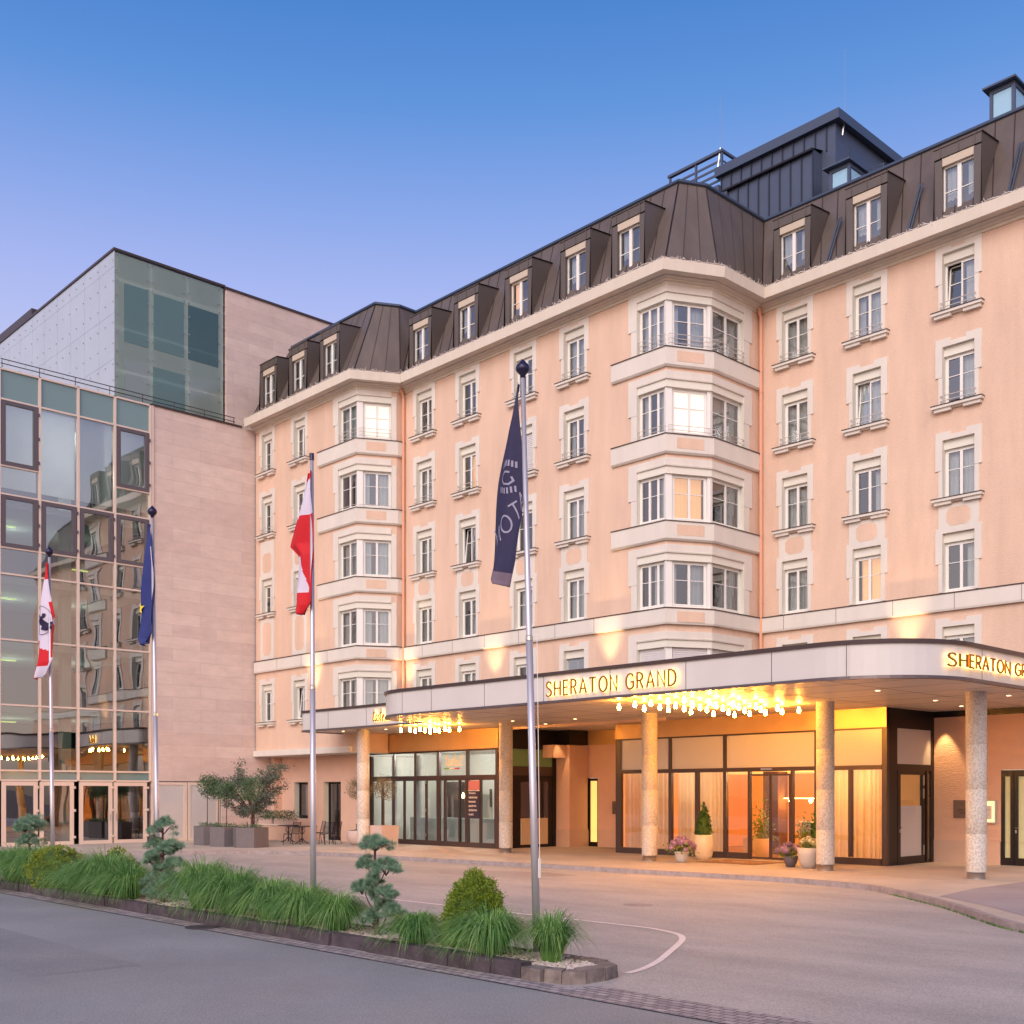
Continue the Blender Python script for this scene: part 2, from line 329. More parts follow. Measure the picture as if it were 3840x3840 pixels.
M['juniper']=leafmat('juniper_needles',(168,198,166),(94,130,110),9); M['yew']=leafmat('yew_leaves',(150,168,48),(82,112,32),16); M['boxleaf']=leafmat('box_leaves',(158,172,60),(104,126,40),10)
M['laurel']=leafmat('laurel_leaves',(112,138,100),(62,90,64),8); M['maple']=leafmat('maple_leaves',(128,126,118),(84,112,92),1.6,.3); M['olive']=leafmat('olive_leaves',(150,136,104),(104,98,78),8)
M['cypress']=leafmat('cypress_leaves',(70,116,44),(34,72,30),14); M['hydra']=leafmat('hydrangea_petals',(206,160,186),(150,120,160),9,.3); M['hydleaf']=leafmat('hydrangea_leaves',(150,160,84),(90,110,54),10)
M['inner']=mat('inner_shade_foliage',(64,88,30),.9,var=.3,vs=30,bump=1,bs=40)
def stucco_mat():
    m=mat('peach_stucco',(223,190,168),.9,bump=.6,bs=24); nt=m.node_tree; L=nt.links; b=nt.nodes['Principled BSDF']; g=nt.nodes.new('ShaderNodeNewGeometry')
    def nz(mul,sc,det,lo,hi,a,c):
        mp=nt.nodes.new('ShaderNodeVectorMath'); mp.operation='MULTIPLY'; mp.inputs[1].default_value=mul; L.new(g.outputs['Position'],mp.inputs[0])
        n=nt.nodes.new('ShaderNodeTexNoise'); n.inputs['Scale'].default_value=sc; n.inputs['Detail'].default_value=det; n.inputs['Roughness'].default_value=.62; L.new(mp.outputs[0],n.inputs['Vector'])
        r=nt.nodes.new('ShaderNodeMapRange'); r.inputs[1].default_value=lo; r.inputs[2].default_value=hi; r.inputs[3].default_value=a; r.inputs[4].default_value=c; L.new(n.outputs['Fac'],r.inputs[0]); return r.outputs[0]
    f1=nz((1,1,.16),1.7,7,.3,.7,.90,1.04); f2=nz((1,1,1),.3,5,.3,.7,.95,1.04); f3=nz((1,1,1),38,3,.25,.75,.93,1.06)
    def mul(a,c):
        x=nt.nodes.new('ShaderNodeMath'); x.operation='MULTIPLY'; L.new(a,x.inputs[0]); L.new(c,x.inputs[1]); return x.outputs[0]
    v=nt.nodes.new('ShaderNodeVectorMath'); v.operation='SCALE'; v.inputs[0].default_value=lin((223,190,168)); L.new(mul(mul(f1,f2),f3),v.inputs['Scale']); L.new(v.outputs[0],b.inputs['Base Color']); return m
M['stucco']=stucco_mat()
# ---------------------------------------------------------------- setting: ground
def sheet(name,poly,z,m,th=None):
    b=MB()
    if th: b.prism(poly,z-th,z)
    else: b.add([(x,y,z) for x,y in poly],[tuple(range(len(poly)))])
    return b.build(name,m,kind='structure')
sheet('ground',[(-400,-400),(400,-400),(400,400),(-400,400)],-.15,M['soil'])
sheet('road',[(-120,-30),(60,-30),(60,8.92),(-120,8.92)],-.124,M['road'])
sheet('forecourt',[(-120,9.28),(60,9.28),(60,40),(-120,40)],-.12,M['drive'])
sheet('sett_strip',[(-120,8.92),(60,8.92),(60,9.62),(-8.8,9.62),(-8.8,9.28),(-120,9.28)],-.115,M['setts'])
K=[(-60,15.2),(-46,15.5),(-42.5,15.9),(-40.6,16.7),(-39.5,17.5),(-38.66,18.2),(-37.8,19.4),(-37.0,20.9),(-35.6,22.1),(-33.2,22.75),(-29.8,22.95),(-27.3,23.1),(-25,23.4),(-22,23.7),(-19,23.95),(-17,24.1),(-15.3,24.1),(-13.9,23.85),(-13.0,23.5),(-11.6,22.4),(-9.9,20.8),(-8.4,19.1),(-7.3,18.1),(-4,15.8),(6,9.6)]
def smooth(P,k=4,closed=False):
    r=[]
    for i in range(len(P)-1):
        p0=P[max(i-1,0)];p1=P[i];p2=P[i+1];p3=P[min(i+2,len(P)-1)]
        for j in range(k):
            t=j/k; r.append(tuple(.5*((2*p1[a])+(-p0[a]+p2[a])*t+(2*p0[a]-5*p1[a]+4*p2[a]-p3[a])*t*t+(-p0[a]+3*p1[a]-3*p2[a]+p3[a])*t**3) for a in range(len(p1))))
    r.append(tuple(P[-1])); return r
KS=smooth(K)
sheet('pavement',off(KS,-.12)+[(6,45),(-60,45)],0,M['pave'])
sheet('pavement_patch',[(-10.75,22.1),(-11.1,24.5),(-11.1,27.4),(-11.0,34),(6,34),(6,11),(-4,17.2),(-7.0,18.6),(-8.1,19.7),(-9.35,21.0)],.004,mat('grey_pavement_asphalt',(150,140,142),.75,var=.1,vs=.6,bump=.2,bs=90))
def stones(path,length,n0,n1,z0,z1,jit=.01,seed=1,gap=.008):
    rnd=random.Random(seed); P=[Vector(p) for p in path]; cum=[0]
    for a,b in zip(P,P[1:]): cum.append(cum[-1]+(b-a).length)
    def at(s):
        s=max(0,min(cum[-1]-1e-4,s)); i=max(k for k in range(len(cum)-1) if cum[k]<=s); d=(P[i+1]-P[i]).normalized(); return P[i]+d*(s-cum[i]),Vector((d.y,-d.x))
    b=MB(); s=0
    while s<cum[-1]-.05:
        l=min(length*rnd.uniform(.8,1.25),cum[-1]-s); m=max(1,int(l/.45)); 
        j0=rnd.uniform(-jit,jit); jz=rnd.uniform(-jit,jit)*.6
        for k in range(m):
            a,na=at(s+gap/2+(l-gap)*k/m); c,nc=at(s+gap/2+(l-gap)*(k+1)/m)
            q=lambda p,n,o,z:(p.x+n.x*o,p.y+n.y*o,z)
            b.hexa([q(a,na,n1+j0,z0),q(c,nc,n1+j0,z0),q(c,nc,n0,z0),q(a,na,n0,z0),q(a,na,n1+j0-.012,z1+jz),q(c,nc,n1+j0-.012,z1+jz),q(c,nc,n0,z1+jz),q(a,na,n0,z1+jz)])
        s+=l
    return b
stones(KS,1.1,-.15,0,-.14,.006,.006,3).build('pavement_kerb',M['kerb'],kind='structure')
# planting island with weathered kerb
isl=[(-60,9.3),(-10.0,9.32)]; 
stones([(-60,9.3),(-9.75,9.32)],.85,-.2,0,-.14,.06,.022,5,.014).build('island_kerb',M['darkkerb'],kind='structure')
end=smooth([(-9.73,9.32),(-9.25,9.33),(-8.98,9.5),(-8.93,9.85),(-8.97,10.2),(-9.25,10.42),(-9.9,10.5)],6)
stones(end,.3,-.24,0,-.14,.03,.03,6,.02).build('island_kerb_end',M['palekerb'],kind='structure')
stones([(-9.9,10.5),(-60,10.75)],.85,-.1,0,-.14,.03,.012,8,.01).build('island_kerb_back',M['darkkerb'],kind='structure')
sheet('planting_bed',[(-60,9.45),(-9.5,9.5),(-9.15,9.6),(-9.15,10.2),(-9.6,10.42),(-60,10.68)],-.005,M['soil'])
def pebbles():
    b=MB(); rnd=random.Random(4)
    for i in range(5200):
        x=-9.25-(rnd.random()**1.5)*14; y=rnd.uniform(9.5,10.45)
        if x>-9.6 and y>10.25: continue
        r=rnd.uniform(.012,.034); z=rnd.uniform(.0,.012); a=rnd.uniform(0,PI)
        e=[r*rnd.uniform(.7,1.3) for _ in range(3)]
        vs=[]
        for dx,dy,dz in ((1,0,0),(0,1,0),(-1,0,0),(0,-1,0),(0,0,1),(.6,.6,.6),(-.6,.6,.6),(-.6,-.6,.6),(.6,-.6,.6)):
            X=dx*e[0];Y=dy*e[1]; vs.append((x+X*math.cos(a)-Y*math.sin(a),y+X*math.sin(a)+Y*math.cos(a),z+dz*e[2]*.7))
        b.add(vs,[(0,1,5),(1,2,6),(2,3,7),(3,0,8),(5,6,4),(6,7,4),(7,8,4),(8,5,4),(0,5,8),(1,6,5),(2,7,6),(3,8,7)])
    return b
pebbles().build('gravel',M['pebble'],kind='stuff')
def weeds():
    b=MB(); rnd=random.Random(9)
    for i in range(500):
        t=rnd.random(); x=-12.2+t*6.5; 
        k=min(range(len(KS)-1),key=lambda q:abs(KS[q][0]-x)); p=KS[k]; 
        px=p[0]+rnd.uniform(-.25,.25); py=p[1]+(KS[k+1][1]-p[1])/(KS[k+1][0]-p[0]+1e-6)*(px-p[0])-rnd.uniform(.0,.06); h=rnd.uniform(.02,.06); a=rnd.uniform(0,6.3)
        b.add([(px,py,-.12),(px+.02*math.cos(a),py+.02*math.sin(a),-.12),(px+.03*math.cos(a+1),py-.03,-.12+h)],[(0,1,2)])
    return b
weeds().build('kerb_weeds',M['grass'],kind='stuff')
sheet('asphalt_patch',[(-25.6,20.9),(-22.4,22.5),(-20.9,22.2),(-21.3,20.7),(-23.9,19.9)],-.1175,road_mat('patch_asphalt',(164,154,150),(146,136,134),(.6,.9,1)))
sheet('road_patch',[(-19.5,6.6),(-13.9,6.5),(-13.95,5.1),(-19.45,5.25)],-.1215,road_mat('patch_asphalt_dark',(144,140,140),(122,120,121),(.7,.7,1)))
b=MB(); b.lathe((-14.6,17.2,-.12),[(.0,.004),(.3,.004),(.31,.0)],24); b.build('drain_cover',M['kerb'],kind='structure')
# white line on the forecourt
wl=smooth([(-60,14.35),(-30,14.35),(-16,14.35),(-12.4,14.38),(-11.7,14.3),(-11.1,14.05),(-10.7,13.65),(-10.35,13.1),(-9.95,12.4),(-9.5,11.6),(-9.22,10.95),(-9.13,10.55)],6)
b=MB(); A_=off(wl,.05); B_=off(wl,-.05)
for i in range(len(wl)-1): b.quad((*A_[i],-.114),(*A_[i+1],-.114),(*B_[i+1],-.114),(*B_[i],-.114))
b.build('white_line',M['white'],kind='structure')
b=MB(); b.lathe((-17.1,9.08,-.12),[(.0,.012),(.3,.012),(.3,.004)],24); b.build('manhole_cover',M['darkkerb'],kind='structure')
# ---------------------------------------------------------------- hotel
HOT=empty('hotel_building',(-30,30,0),label='peach plastered hotel with brown mansard roof, cream window surrounds and corner bays',cat='hotel')
PO=Vector((-30,30,0))
def hb(mb,name,m,parent=HOT,**k):     # children keep world coordinates
    r=mb.build(name,m,None,**k)
    for o in (r if isinstance(r,list) else [r]):
        o.parent=parent; o.matrix_parent_inverse=Matrix.Translation(-PO) if parent is HOT else Matrix.Identity(4)
    return o
XL=-46.2; Y0,Y1,Y2=27.2,29.0,33.2
A1=(-38.2,Y0);B1=(-37.4,28.65);V1=(-37.4,Y1);A2=(-23.4,Y1);B2=(-22.65,30.45);V2=(-22.65,Y2);XR=-3.0
FP=[(XL,Y0),A1,B1,V1,A2,B2,V2,(XR,Y2)]
F0=Fr(FP[0],A1);F1=Fr(A1,B1);F1b=Fr(B1,V1);F2=Fr(V1,A2);F3=Fr(A2,B2);F4=Fr(B2,V2);F5=Fr(V2,FP[-1])
ROWS=[(16.79,18.59),(13.94,15.74),(11.09,12.89),(8.24,10.04),(5.39,7.19)]
ZT=18.92
wallmb=MB(); surr=0
wins=[]   # (frame,u0,u1,z0,z1,options)
def U(fr,x): return (x-fr.o.x)/fr.u.x
h0=[];h1=[];h2=[];h3=[];h4=[];h5=[]
# P2 wing
for ci,(a,b_) in enumerate(((-21.72,-20.72),(-19.05,-18.05),(-16.02,-15.02),(-12.6,-11.6))):
    for r,(z0,z1) in enumerate(ROWS):
        u0,u1=U(F5,a),U(F5,b_); h5.append((u0,u1,z0,z1)); wins.append(('P2',ci,r,F5,u0,u1,z0,z1))
# P1 wing
for ci,(a,b_) in enumerate(((-36.5,-35.5),(-33.8,-32.8),(-30.65,-29.65),(-28.05,-27.05))):
    for r,(z0,z1) in enumerate(ROWS):
        u0,u1=U(F2,a),U(F2,b_); h2.append((u0,u1,z0,z1)); wins.append(('P1',ci,r,F2,u0,u1,z0,z1))
# P0 wing
R0=[(16.79,18.59),(13.94,15.74),(10.33,11.93),(5.35,7.1)]
for ci,(a,b_) in enumerate(((-45.65,-44.75),(-42.95,-42.05))):
    for r,(z0,z1) in enumerate(R0):
        u0,u1=U(F0,a),U(F0,b_); h0.append((u0,u1,z0,z1)); wins.append(('P0',ci,r,F0,u0,u1,z0,z1))
# corner bays: window bands that wrap the chamfer
a0=U(F0,-39.5); a2=U(F2,-24.63)
L1=F1.L; L3=F3.L
for z0,z1 in ROWS:
    h0.append((a0,F0.L,z0,z1,1,0)); h1.append((0,L1*.86,z0,z1,0,1))
    h2.append((a2,F2.L,z0,z1,1,0)); h3.append((0,L3,z0,z1,0,0)); h4.append((0,1.78,z0,z1,0,1))
wall_holes(wallmb,F0,0,F0.L,3.82,ZT,h0); wall_holes(wallmb,F1,0,F1.L,4.6,ZT,h1); wall_holes(wallmb,F1b,0,F1b.L,4.6,ZT,[])
wall_holes(wallmb,F2,0,F2.L,4.5,ZT,h2); wall_holes(wallmb,F3,0,F3.L,4.6,ZT,h3); wall_holes(wallmb,F4,0,F4.L,4.6,ZT,h4); wall_holes(wallmb,F5,0,F5.L,4.5,ZT,h5)
wallmb.box(A1[0]-.2,A1[0],Y0+.001,Y0+1.6,3.82,4.6,0)
hb(wallmb,'wall',[M['stucco'],M['reveal']])
# rooms behind the windows
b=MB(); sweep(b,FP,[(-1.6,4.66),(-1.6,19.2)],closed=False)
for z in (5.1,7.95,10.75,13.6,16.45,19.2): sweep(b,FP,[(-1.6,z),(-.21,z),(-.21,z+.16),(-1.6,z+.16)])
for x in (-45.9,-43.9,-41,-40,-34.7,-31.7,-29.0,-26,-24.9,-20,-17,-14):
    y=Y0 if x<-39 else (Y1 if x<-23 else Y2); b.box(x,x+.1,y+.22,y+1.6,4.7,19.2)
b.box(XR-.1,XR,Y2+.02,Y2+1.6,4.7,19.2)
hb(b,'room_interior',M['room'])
# belts, frieze, cornice
b=MB(); sweep(b,FP,[(0,7.66),(.11,7.66),(.13,7.72),(.13,8.17),(0,8.2)])
hb(b,'belt_course',M['trim'])
b=MB(); sweep(b,FP,[(-.02,8.17),(.15,8.17),(.15,8.205),(-.02,8.235)]); hb(b,'belt_flashing',M['mullion'])
b=MB()
for fr,us in ((F5,[i*1.0+1.05 for i in range(0,18,1) if i%2==0]),(F2,[1.4,3.3,5.2,7.1,9.0,10.9]),(F0,[2,4,6])):
    for u in us: fr.box(b,u,u+.012,7.7,8.165,.128,.134)
hb(b,'belt_joints',M['fasciatrim'])
b=MB()
sweep(b,FP,[(0,18.80),(.05,18.80),(.05,18.88),(.14,18.90),(.14,18.95),(.26,18.99),(.26,19.02),(.46,19.06),(.46,18.99),(.62,18.99),(.66,19.34),(.3,19.36),(0,19.36)])
hb(b,'cornice',M['cornice'])
b=MB(); b.box(XL-.06,A1[0]-.35,Y0-.12,Y0-.001,3.81,4.07); 
b.box(XL-.02,A1[0],Y0-.02,29.4,3.79,3.815); hb(b,'lower_band',M['trim'])
# ground-floor recess under the left wing
b=MB(); RF=Fr((XL-.1,28.4),(-39.45,28.4)); 
wall_holes(b,RF,0,RF.L,0,3.8,[(1.45,2.6,.95,2.62),(3.85,5.2,.02,2.62)],.35)
b.box(-46.25,-45.95,28.0,28.39,0,3.8); hb(b,'recess_wall',[M['peach'],M['reveal']])
b=MB()
for u0,u1,z0,z1 in ((1.45,2.6,.95,2.62),(3.85,5.2,.02,2.62)):
    RF.box(b,u0,u0+.09,z0,z1,-.34,-.27);RF.box(b,u1-.09,u1,z0,z1,-.34,-.27);RF.box(b,u0+.09,u1-.09,z1-.1,z1,-.34,-.27);RF.box(b,u0+.09,u1-.09,z0,z0+.14,-.34,-.27)
RF.box(b,4.47,4.56,.16,2.52,-.34,-.28); rd=hb(b,'terrace_door_frame',M['black'])
b=MB(); RF.plate(b,1.5,2.55,1,2.55,-.3); RF.plate(b,3.9,5.15,.1,2.55,-.3); hb(b,'terrace_glass',M['shopglass'],rd)
b=MB(); RF.box(b,0,RF.L,0,3.7,-3.2,-3.1); RF.box(b,0,RF.L,3.7,3.75,-3.1,-.36); RF.box(b,1.7,2.4,.95,2.5,-.5,-.46); hb(b,'terrace_room',M['frost'],rd)
# ---- windows
rnd=random.Random(11)
def curtain(fr,u0,u1,z0,z1,n,m,par,name='curtain'):
    b=MB(); k=max(4,int((u1-u0)/.035)); ph=rnd.uniform(0,6)
    for i in range(k):
        ua=u0+(u1-u0)*i/k; ub=u0+(u1-u0)*(i+1)/k; na=n+.018*math.sin(ua*42+ph); nb=n+.018*math.sin(ub*42+ph)
        b.quad(fr.p(ua,z0,na),fr.p(ub,z0,nb),fr.p(ub,z1,nb),fr.p(ua,z1,na))
    return hb(b,name,m,par,smooth=True)
def window(fr,u0,u1,z0,z1,n=-.19,cas=2,cur='auto',lit=False,rail=0,box=True,tilt=None,name='window',boxn=-.09,boxu=None,blind=None,par=HOT):
    zt=z1-(.27 if box else 0); fw=.055
    b=MB()
    fr.box(b,u0,u0+fw,z0,zt,n-.06,n); fr.box(b,u1-fw,u1,z0,zt,n-.06,n); fr.box(b,u0+fw,u1-fw,z0,z0+fw,n-.06,n); fr.box(b,u0+fw,u1-fw,zt-fw,zt,n-.06,n)
    w=(u1-u0-2*fw)/cas; zm=z0+(zt-z0)*.58; sw=.045
    pn=MB()
    for c in range(cas):
        a=u0+fw+c*w; e=a+w
        if tilt==c:      # casement tilted inwards at the top
            q=lambda u,z:fr.p(u,z,n-.02-.16*(z-z0)/(zt-z0))
            for (ua,ub,za,zb) in ((a,a+sw,z0+fw,zt-fw),(e-sw,e,z0+fw,zt-fw),(a+sw,e-sw,z0+fw,z0+fw+sw),(a+sw,e-sw,zt-fw-sw,zt-fw),(a+sw,e-sw,zm,zm+.025)):
                b.hexa([q(ua,za),q(ub,za),(Vector(q(ub,za))-fr.n*.04)[:],(Vector(q(ua,za))-fr.n*.04)[:],q(ua,zb),q(ub,zb),(Vector(q(ub,zb))-fr.n*.04)[:],(Vector(q(ua,zb))-fr.n*.04)[:]])
            pn.quad((Vector(q(a+sw,z0+.1))-fr.n*.02)[:],(Vector(q(e-sw,z0+.1))-fr.n*.02)[:],(Vector(q(e-sw,zt-.1))-fr.n*.02)[:],(Vector(q(a+sw,zt-.1))-fr.n*.02)[:])
            continue
        fr.box(b,a,a+sw,z0+fw,zt-fw,n-.05,n+.012); fr.box(b,e-sw,e,z0+fw,zt-fw,n-.05,n+.012); fr.box(b,a+sw,e-sw,z0+fw,z0+fw+sw,n-.05,n+.012); fr.box(b,a+sw,e-sw,zt-fw-sw,zt-fw,n-.05,n+.012)
        fr.box(b,a+sw,e-sw,zm,zm+.022,n-.035,n+.006)
        fr.plate(pn,a+sw,e-sw,z0+fw+sw,zt-fw-sw,n-.022)
    w_=hb(b,name,M['winframe'],par)
    if blind!='white' and blind!='grey': hb(pn,'window_pane',M['pane'],w_)
    if blind:
        b=MB(); m=M['blind'] if blind!='grey' else M['greyshutter']; st=.07 if blind!='grey' else .05; z=z0+.02
        while z<zt-.01: fr.box(b,u0+.04,u1-.04,z,min(z+st*.8,zt),n+.01,n+.03); z+=st
        fr.box(b,u0+.05,u1-.05,z0+.02,zt,n+.002,n+.008); hb(b,'roller_blind',m,w_)
    else:
        mode=cur if cur!='auto' else rnd.choice(['r','r','lr','full','lr','r','full'])
        m=M['litcurtain'] if lit else M['curtain']; W_=u1-u0
        if lit: curtain(fr,u0+.02,u1-.02,z0,zt,n-.35,m,w_,'lit_curtain')
        else:
            if mode=='full': curtain(fr,u0+.02,u1-.02,z0,zt,n-.18,m,w_)
            if 'r' in mode: curtain(fr,u1-W_*rnd.uniform(.38,.6),u1-.02,z0,zt,n-.18,m,w_)
            if mode in('l','lr'): curtain(fr,u0+.02,u0+W_*rnd.uniform(.2,.4),z0,zt,n-.18,m,w_)
    if box:
        b=MB(); bu=boxu or (u0,u1); fr.box(b,bu[0],bu[1],zt,z1-.002,n-.06,boxn); hb(b,'roller_box',M['box'],w_)
    for k in range(rail):
        pass
    if rail:
        b=MB()
        for k in range(rail):
            zz=z0+.12+k*.15; p=[fr.p(u0-.04,zz,0),fr.p(u0-.04,zz,.09),fr.p(u1+.04,zz,.09),fr.p(u1+.04,zz,0)]; b.tube(p,.014,5)
        hb(b,'guard_rail',M['rail'],w_)
    return w_
def sill(fr,u0,u1,z,par):
    b=MB(); fr.box(b,u0-.28,u1+.28,z-.09,z-.01,0,.2); L_=u1-u0+.56; a=u0-.28
    fr.box(b,a+.06,a+.06+L_*.34,z-.19,z-.09,0,.14); fr.box(b,a+L_-.06-L_*.34,a+L_-.06,z-.19,z-.09,0,.14); fr.box(b,a+.06+L_*.34,a+L_-.06-L_*.34,z-.13,z-.09,0,.1)
    o=hb(b,'window_sill',M['trim'],par)
    b=MB(); fr.box(b,u0-.3,u1+.3,z-.01,z+.012,-.1,.22); hb(b,'sill_flashing',M['mullion'],par)
def surround(fr,u0,u1,z0,z1,par,top='ears',base=None,octa=None,slot=False):
    b=MB(); T=.03; w1,w2=.13,.22; zb=z0 if base is None else base
    ze=z1-.92
    for s,ua in ((-1,u0),(1,u1)):
        o=lambda w: (ua,ua+s*w)
        fr.box(b,*sorted(o(w1)),zb,ze,0,T); fr.box(b,*sorted(o(w2)),ze,z1,0,T+.012)
    if octa:   # the surround climbs to the sill above and frames a pink eight-sided panel
        zt,(o0,o1)=octa
        fr.box(b,u0-w2,u0+.14,z1,z1+.16,0,T); fr.box(b,u1-.14,u1+w2,z1,z1+.16,0,T); fr.box(b,u0+.14,u1-.14,z1,z1+.16,0,T)
        fr.box(b,u0-w1,u1+w1,z1+.16,zt,0,T)
    else:
        fr.box(b,u0-w2,u0+.26,z1,z1+.25,0,T); fr.box(b,u1-.26,u1+w2,z1,z1+.25,0,T); fr.box(b,u0+.26,u1-.26,z1,z1+(.25 if slot else .14),0,T)
    if slot: pass
    o=hb(b,'window_surround',M['trim'],par)
    if slot:
        b=MB(); fr.box(b,u0+.28,u1-.28,z1+.11,z1+.17,T,T+.004); hb(b,'pink_slot',M['stucco'],par)
    if octa:
        b=MB(); c=(u0+u1)/2; hw=.37; k=.13; zt,(o0,o1)=octa
        pts=[(c-hw,o0+k),(c-hw+k,o0),(c+hw-k,o0),(c+hw,o0+k),(c+hw,o1-k),(c+hw-k,o1),(c-hw+k,o1),(c-hw,o1-k)]
        b.add([fr.p(u,z,T+.004) for u,z in pts],[tuple(range(8))]); hb(b,'pink_panel',M['stucco'],par)
for wing,ci,r,fr,u0,u1,z0,z1 in wins:
    kw={}
    if wing=='P1' and (ci,r)==(1,1): kw=dict(lit=True)
    if wing=='P1' and (ci,r)==(2,1): kw=dict(blind='white')
    if wing=='P1' and (ci,r)==(3,4): kw=dict(blind='grey')
    if wing=='P1' and (ci,r)==(1,2): kw=dict(tilt=0)
    if wing=='P0' and (ci,r)==(0,2): kw=dict(lit=True)
    if wing=='P0' and (ci,r)==(1,3): kw=dict(tilt=0)
    if wing=='P2' and (ci,r) in ((1,3),): kw=dict(lit=True)
    if wing=='P2' and (ci,r)==(1,1): kw=dict(tilt=0)
    if wing=='P2' and (ci,r)==(2,0): kw=dict(tilt=0)
    nd=-.13
    rail=2 if r<2 else 0
    if wing=='P2' and r==2: rail=0
    w=window(fr,u0,u1,z0+.02,z1,rail=rail,**kw)
    last=(r==3 and wing!='P0')
    if not last: sill(fr,u0,u1,z0,w)
    if wing=='P0':
        if r==2:
            surround(fr,u0,u1,z0,z1,w,octa=(13.66,(12.2,13.1)))
            b=MB(); fr.box(b,u0-.13,u1+.13,8.24,10.1,0,.03); hb(b,'panel_surround',M['trim'],w)
            b=MB(); c=(u0+u1)/2; pts=[(c-.36,8.6),(c-.22,8.42),(c+.22,8.42),(c+.36,8.6),(c+.36,9.75),(c+.22,9.93),(c-.22,9.93),(c-.36,9.75)]
            b.add([fr.p(u,z,.034) for u,z in pts],[tuple(range(8))]); hb(b,'pink_panel',M['stucco'],w)
        else: surround(fr,u0,u1,z0,z1,w,slot=(r==0))
    elif r==3: surround(fr,u0,u1,z0,z1,w,octa=(10.9,(10.24,10.8)))
    else: surround(fr,u0,u1,z0,z1,w,slot=(r==0))
# ---- corner bays
def bay(fa,ua,fb,ub0,ub1,fc,uc,rowi,z0,z1,casa,path,pend,blind=None,litm=None,rails=0):
    kw=dict(n=-.14,box=False,rail=0)
    zt=z1-.27
    w=window(fa,ua,fa.L-.02,z0+.02,zt,cas=casa,blind=blind,name='bay_window',**kw)
    w2=window(fb,ub0,ub1,z0+.02,zt,cas=2,blind=blind,name='bay_window',cur='full' if litm=='bright' else ('lr' if litm!='lit' else 'auto'),lit=(litm in ('lit','bright')),**kw)
    if litm=='bright': w2.children[-1].data.materials[0]=M['brightcurtain']
    if fc: w3=window(fc,.12,uc,z0+.02,zt,cas=2,blind=blind,name='bay_window',**kw)
    # white corner posts
    b=MB(); fb.box(b,.0,ub0-.005,z0,zt,-.2,-.06)
    fb.box(b,ub1+.005,fb.L if fc else fb.L*.86,z0,zt,-.2,-.07)
    if fc: fc.box(b,.0,.115,z0,zt,-.2,-.06)
    hb(b,'corner_post',M['winframe'],w)
    b=MB(); sweep(b,path,[(-.2,zt),(-.0,zt),(-.0,z1-.03),(-.2,z1-.03)]); hb(b,'roller_box',M['box'],w)
    b=MB(); sweep(b,pend,[(0,z1-.03),(.05,z1-.03),(.06,z1+.02),(.035,z1+.03),(.035,z1+.25),(0,z1+.25)]); 
    fa.box(b,ua-.4,ua,z1-.001+.03,z1+.27,0,.03) if False else None
    fa.box(b,ua-.38,ua-.02,z1+.0,z1+.25,.0,.034)
    fa.box(b,ua-.38,ua,z1-.95,z1-.002,0,.04); fa.box(b,ua-.26,ua,z0,z1-.952,0,.03)
    f,u=(fc,uc) if fc else (fb,fb.L*.86)
    if fc: f.box(b,u,u+.46,z1-.95,z1-.002,0,.04); f.box(b,u,u+.33,z0,z1-.952,0,.03); f.box(b,u+.02,u+.46,z1,z1+.25,.0,.034)
    else: f.box(b,u,f.L-.02,z0,z1-.002,0,.03)
    hb(b,'window_surround',M['trim'],w)
    if rails:
        b=MB()
        for k in range(rails):
            zz=z0+.1+k*.15
            segs=[(fa,ua+.05,fa.L-.05),(fb,.08,fb.L*(.84 if not fc else .95))]+([(fc,.08,uc-.02)] if fc else [])
            for f_,p,q in segs: b.tube([f_.p(p,zz,-.03),f_.p(p,zz,.06),f_.p(q,zz,.06),f_.p(q,zz,-.03)],.012,5)
        hb(b,'guard_rail',M['rail'],w)
def sub(a,*mid): return [a,*mid]
pA=lambda fr,u: fr.p(u,0)[:2]
for r,(z0,z1) in enumerate(ROWS):
    litm={0:None,1:'bright',2:'lit',3:None,4:None}[r]
    bay(F2,a2,F3,.24,L3-.13,F4,1.78,r,z0,z1,3,[pA(F2,a2),A2,B2,pA(F4,1.78)],[pA(F2,a2-.02),A2,B2,pA(F4,1.8)],blind='ven' if r==4 else None,litm=litm,rails=3 if r==0 else (2 if r==1 else 0))
    bay(F0,a0,F1,.26,L1*.86,None,0,r,z0,z1,2,[pA(F0,a0),A1,pA(F1,L1*.86)],[pA(F0,a0-.02),A1,pA(F1,L1*.86)],litm={0:'bright'}.get(r),rails=3 if r==0 else (1 if r==1 else 0))
    # projecting ledge below each bay window
    if r<3:
        for st,mid in ((pA(F0,U(F0,-40.95)),[A1,B1,(V1[0],V1[1]-.02)]),(pA(F2,U(F2,-25.72)),[A2,B2,(V2[0],V2[1]-.02)])):
            b=MB(); pth=[st]+mid; zt=z0-.04
            sweep(b,pth,[(0,zt-.64),(.07,zt-.64),(.12,zt-.58),(.12,zt-.02),(0,zt-.02)]); hb(b,'bay_ledge',M['trim'])
            b=MB(); sweep(b,pth,[(-.05,zt-.02),(.15,zt-.02),(.15,zt+.005),(-.05,zt+.03)]); hb(b,'ledge_flashing',M['mullion'])
    z=ROWS[r][0]-.04
    if r<4:
        b=MB(); F3.box(b,L3*.2,L3*.8,z-.47,z-.12,.12,.145 if r==3 else .128); F1.box(b,L1*.22,L1*.72,z-.47,z-.12,.12,.145 if r==3 else .128); hb(b,'pink_ledge_panel',M['stucco'])
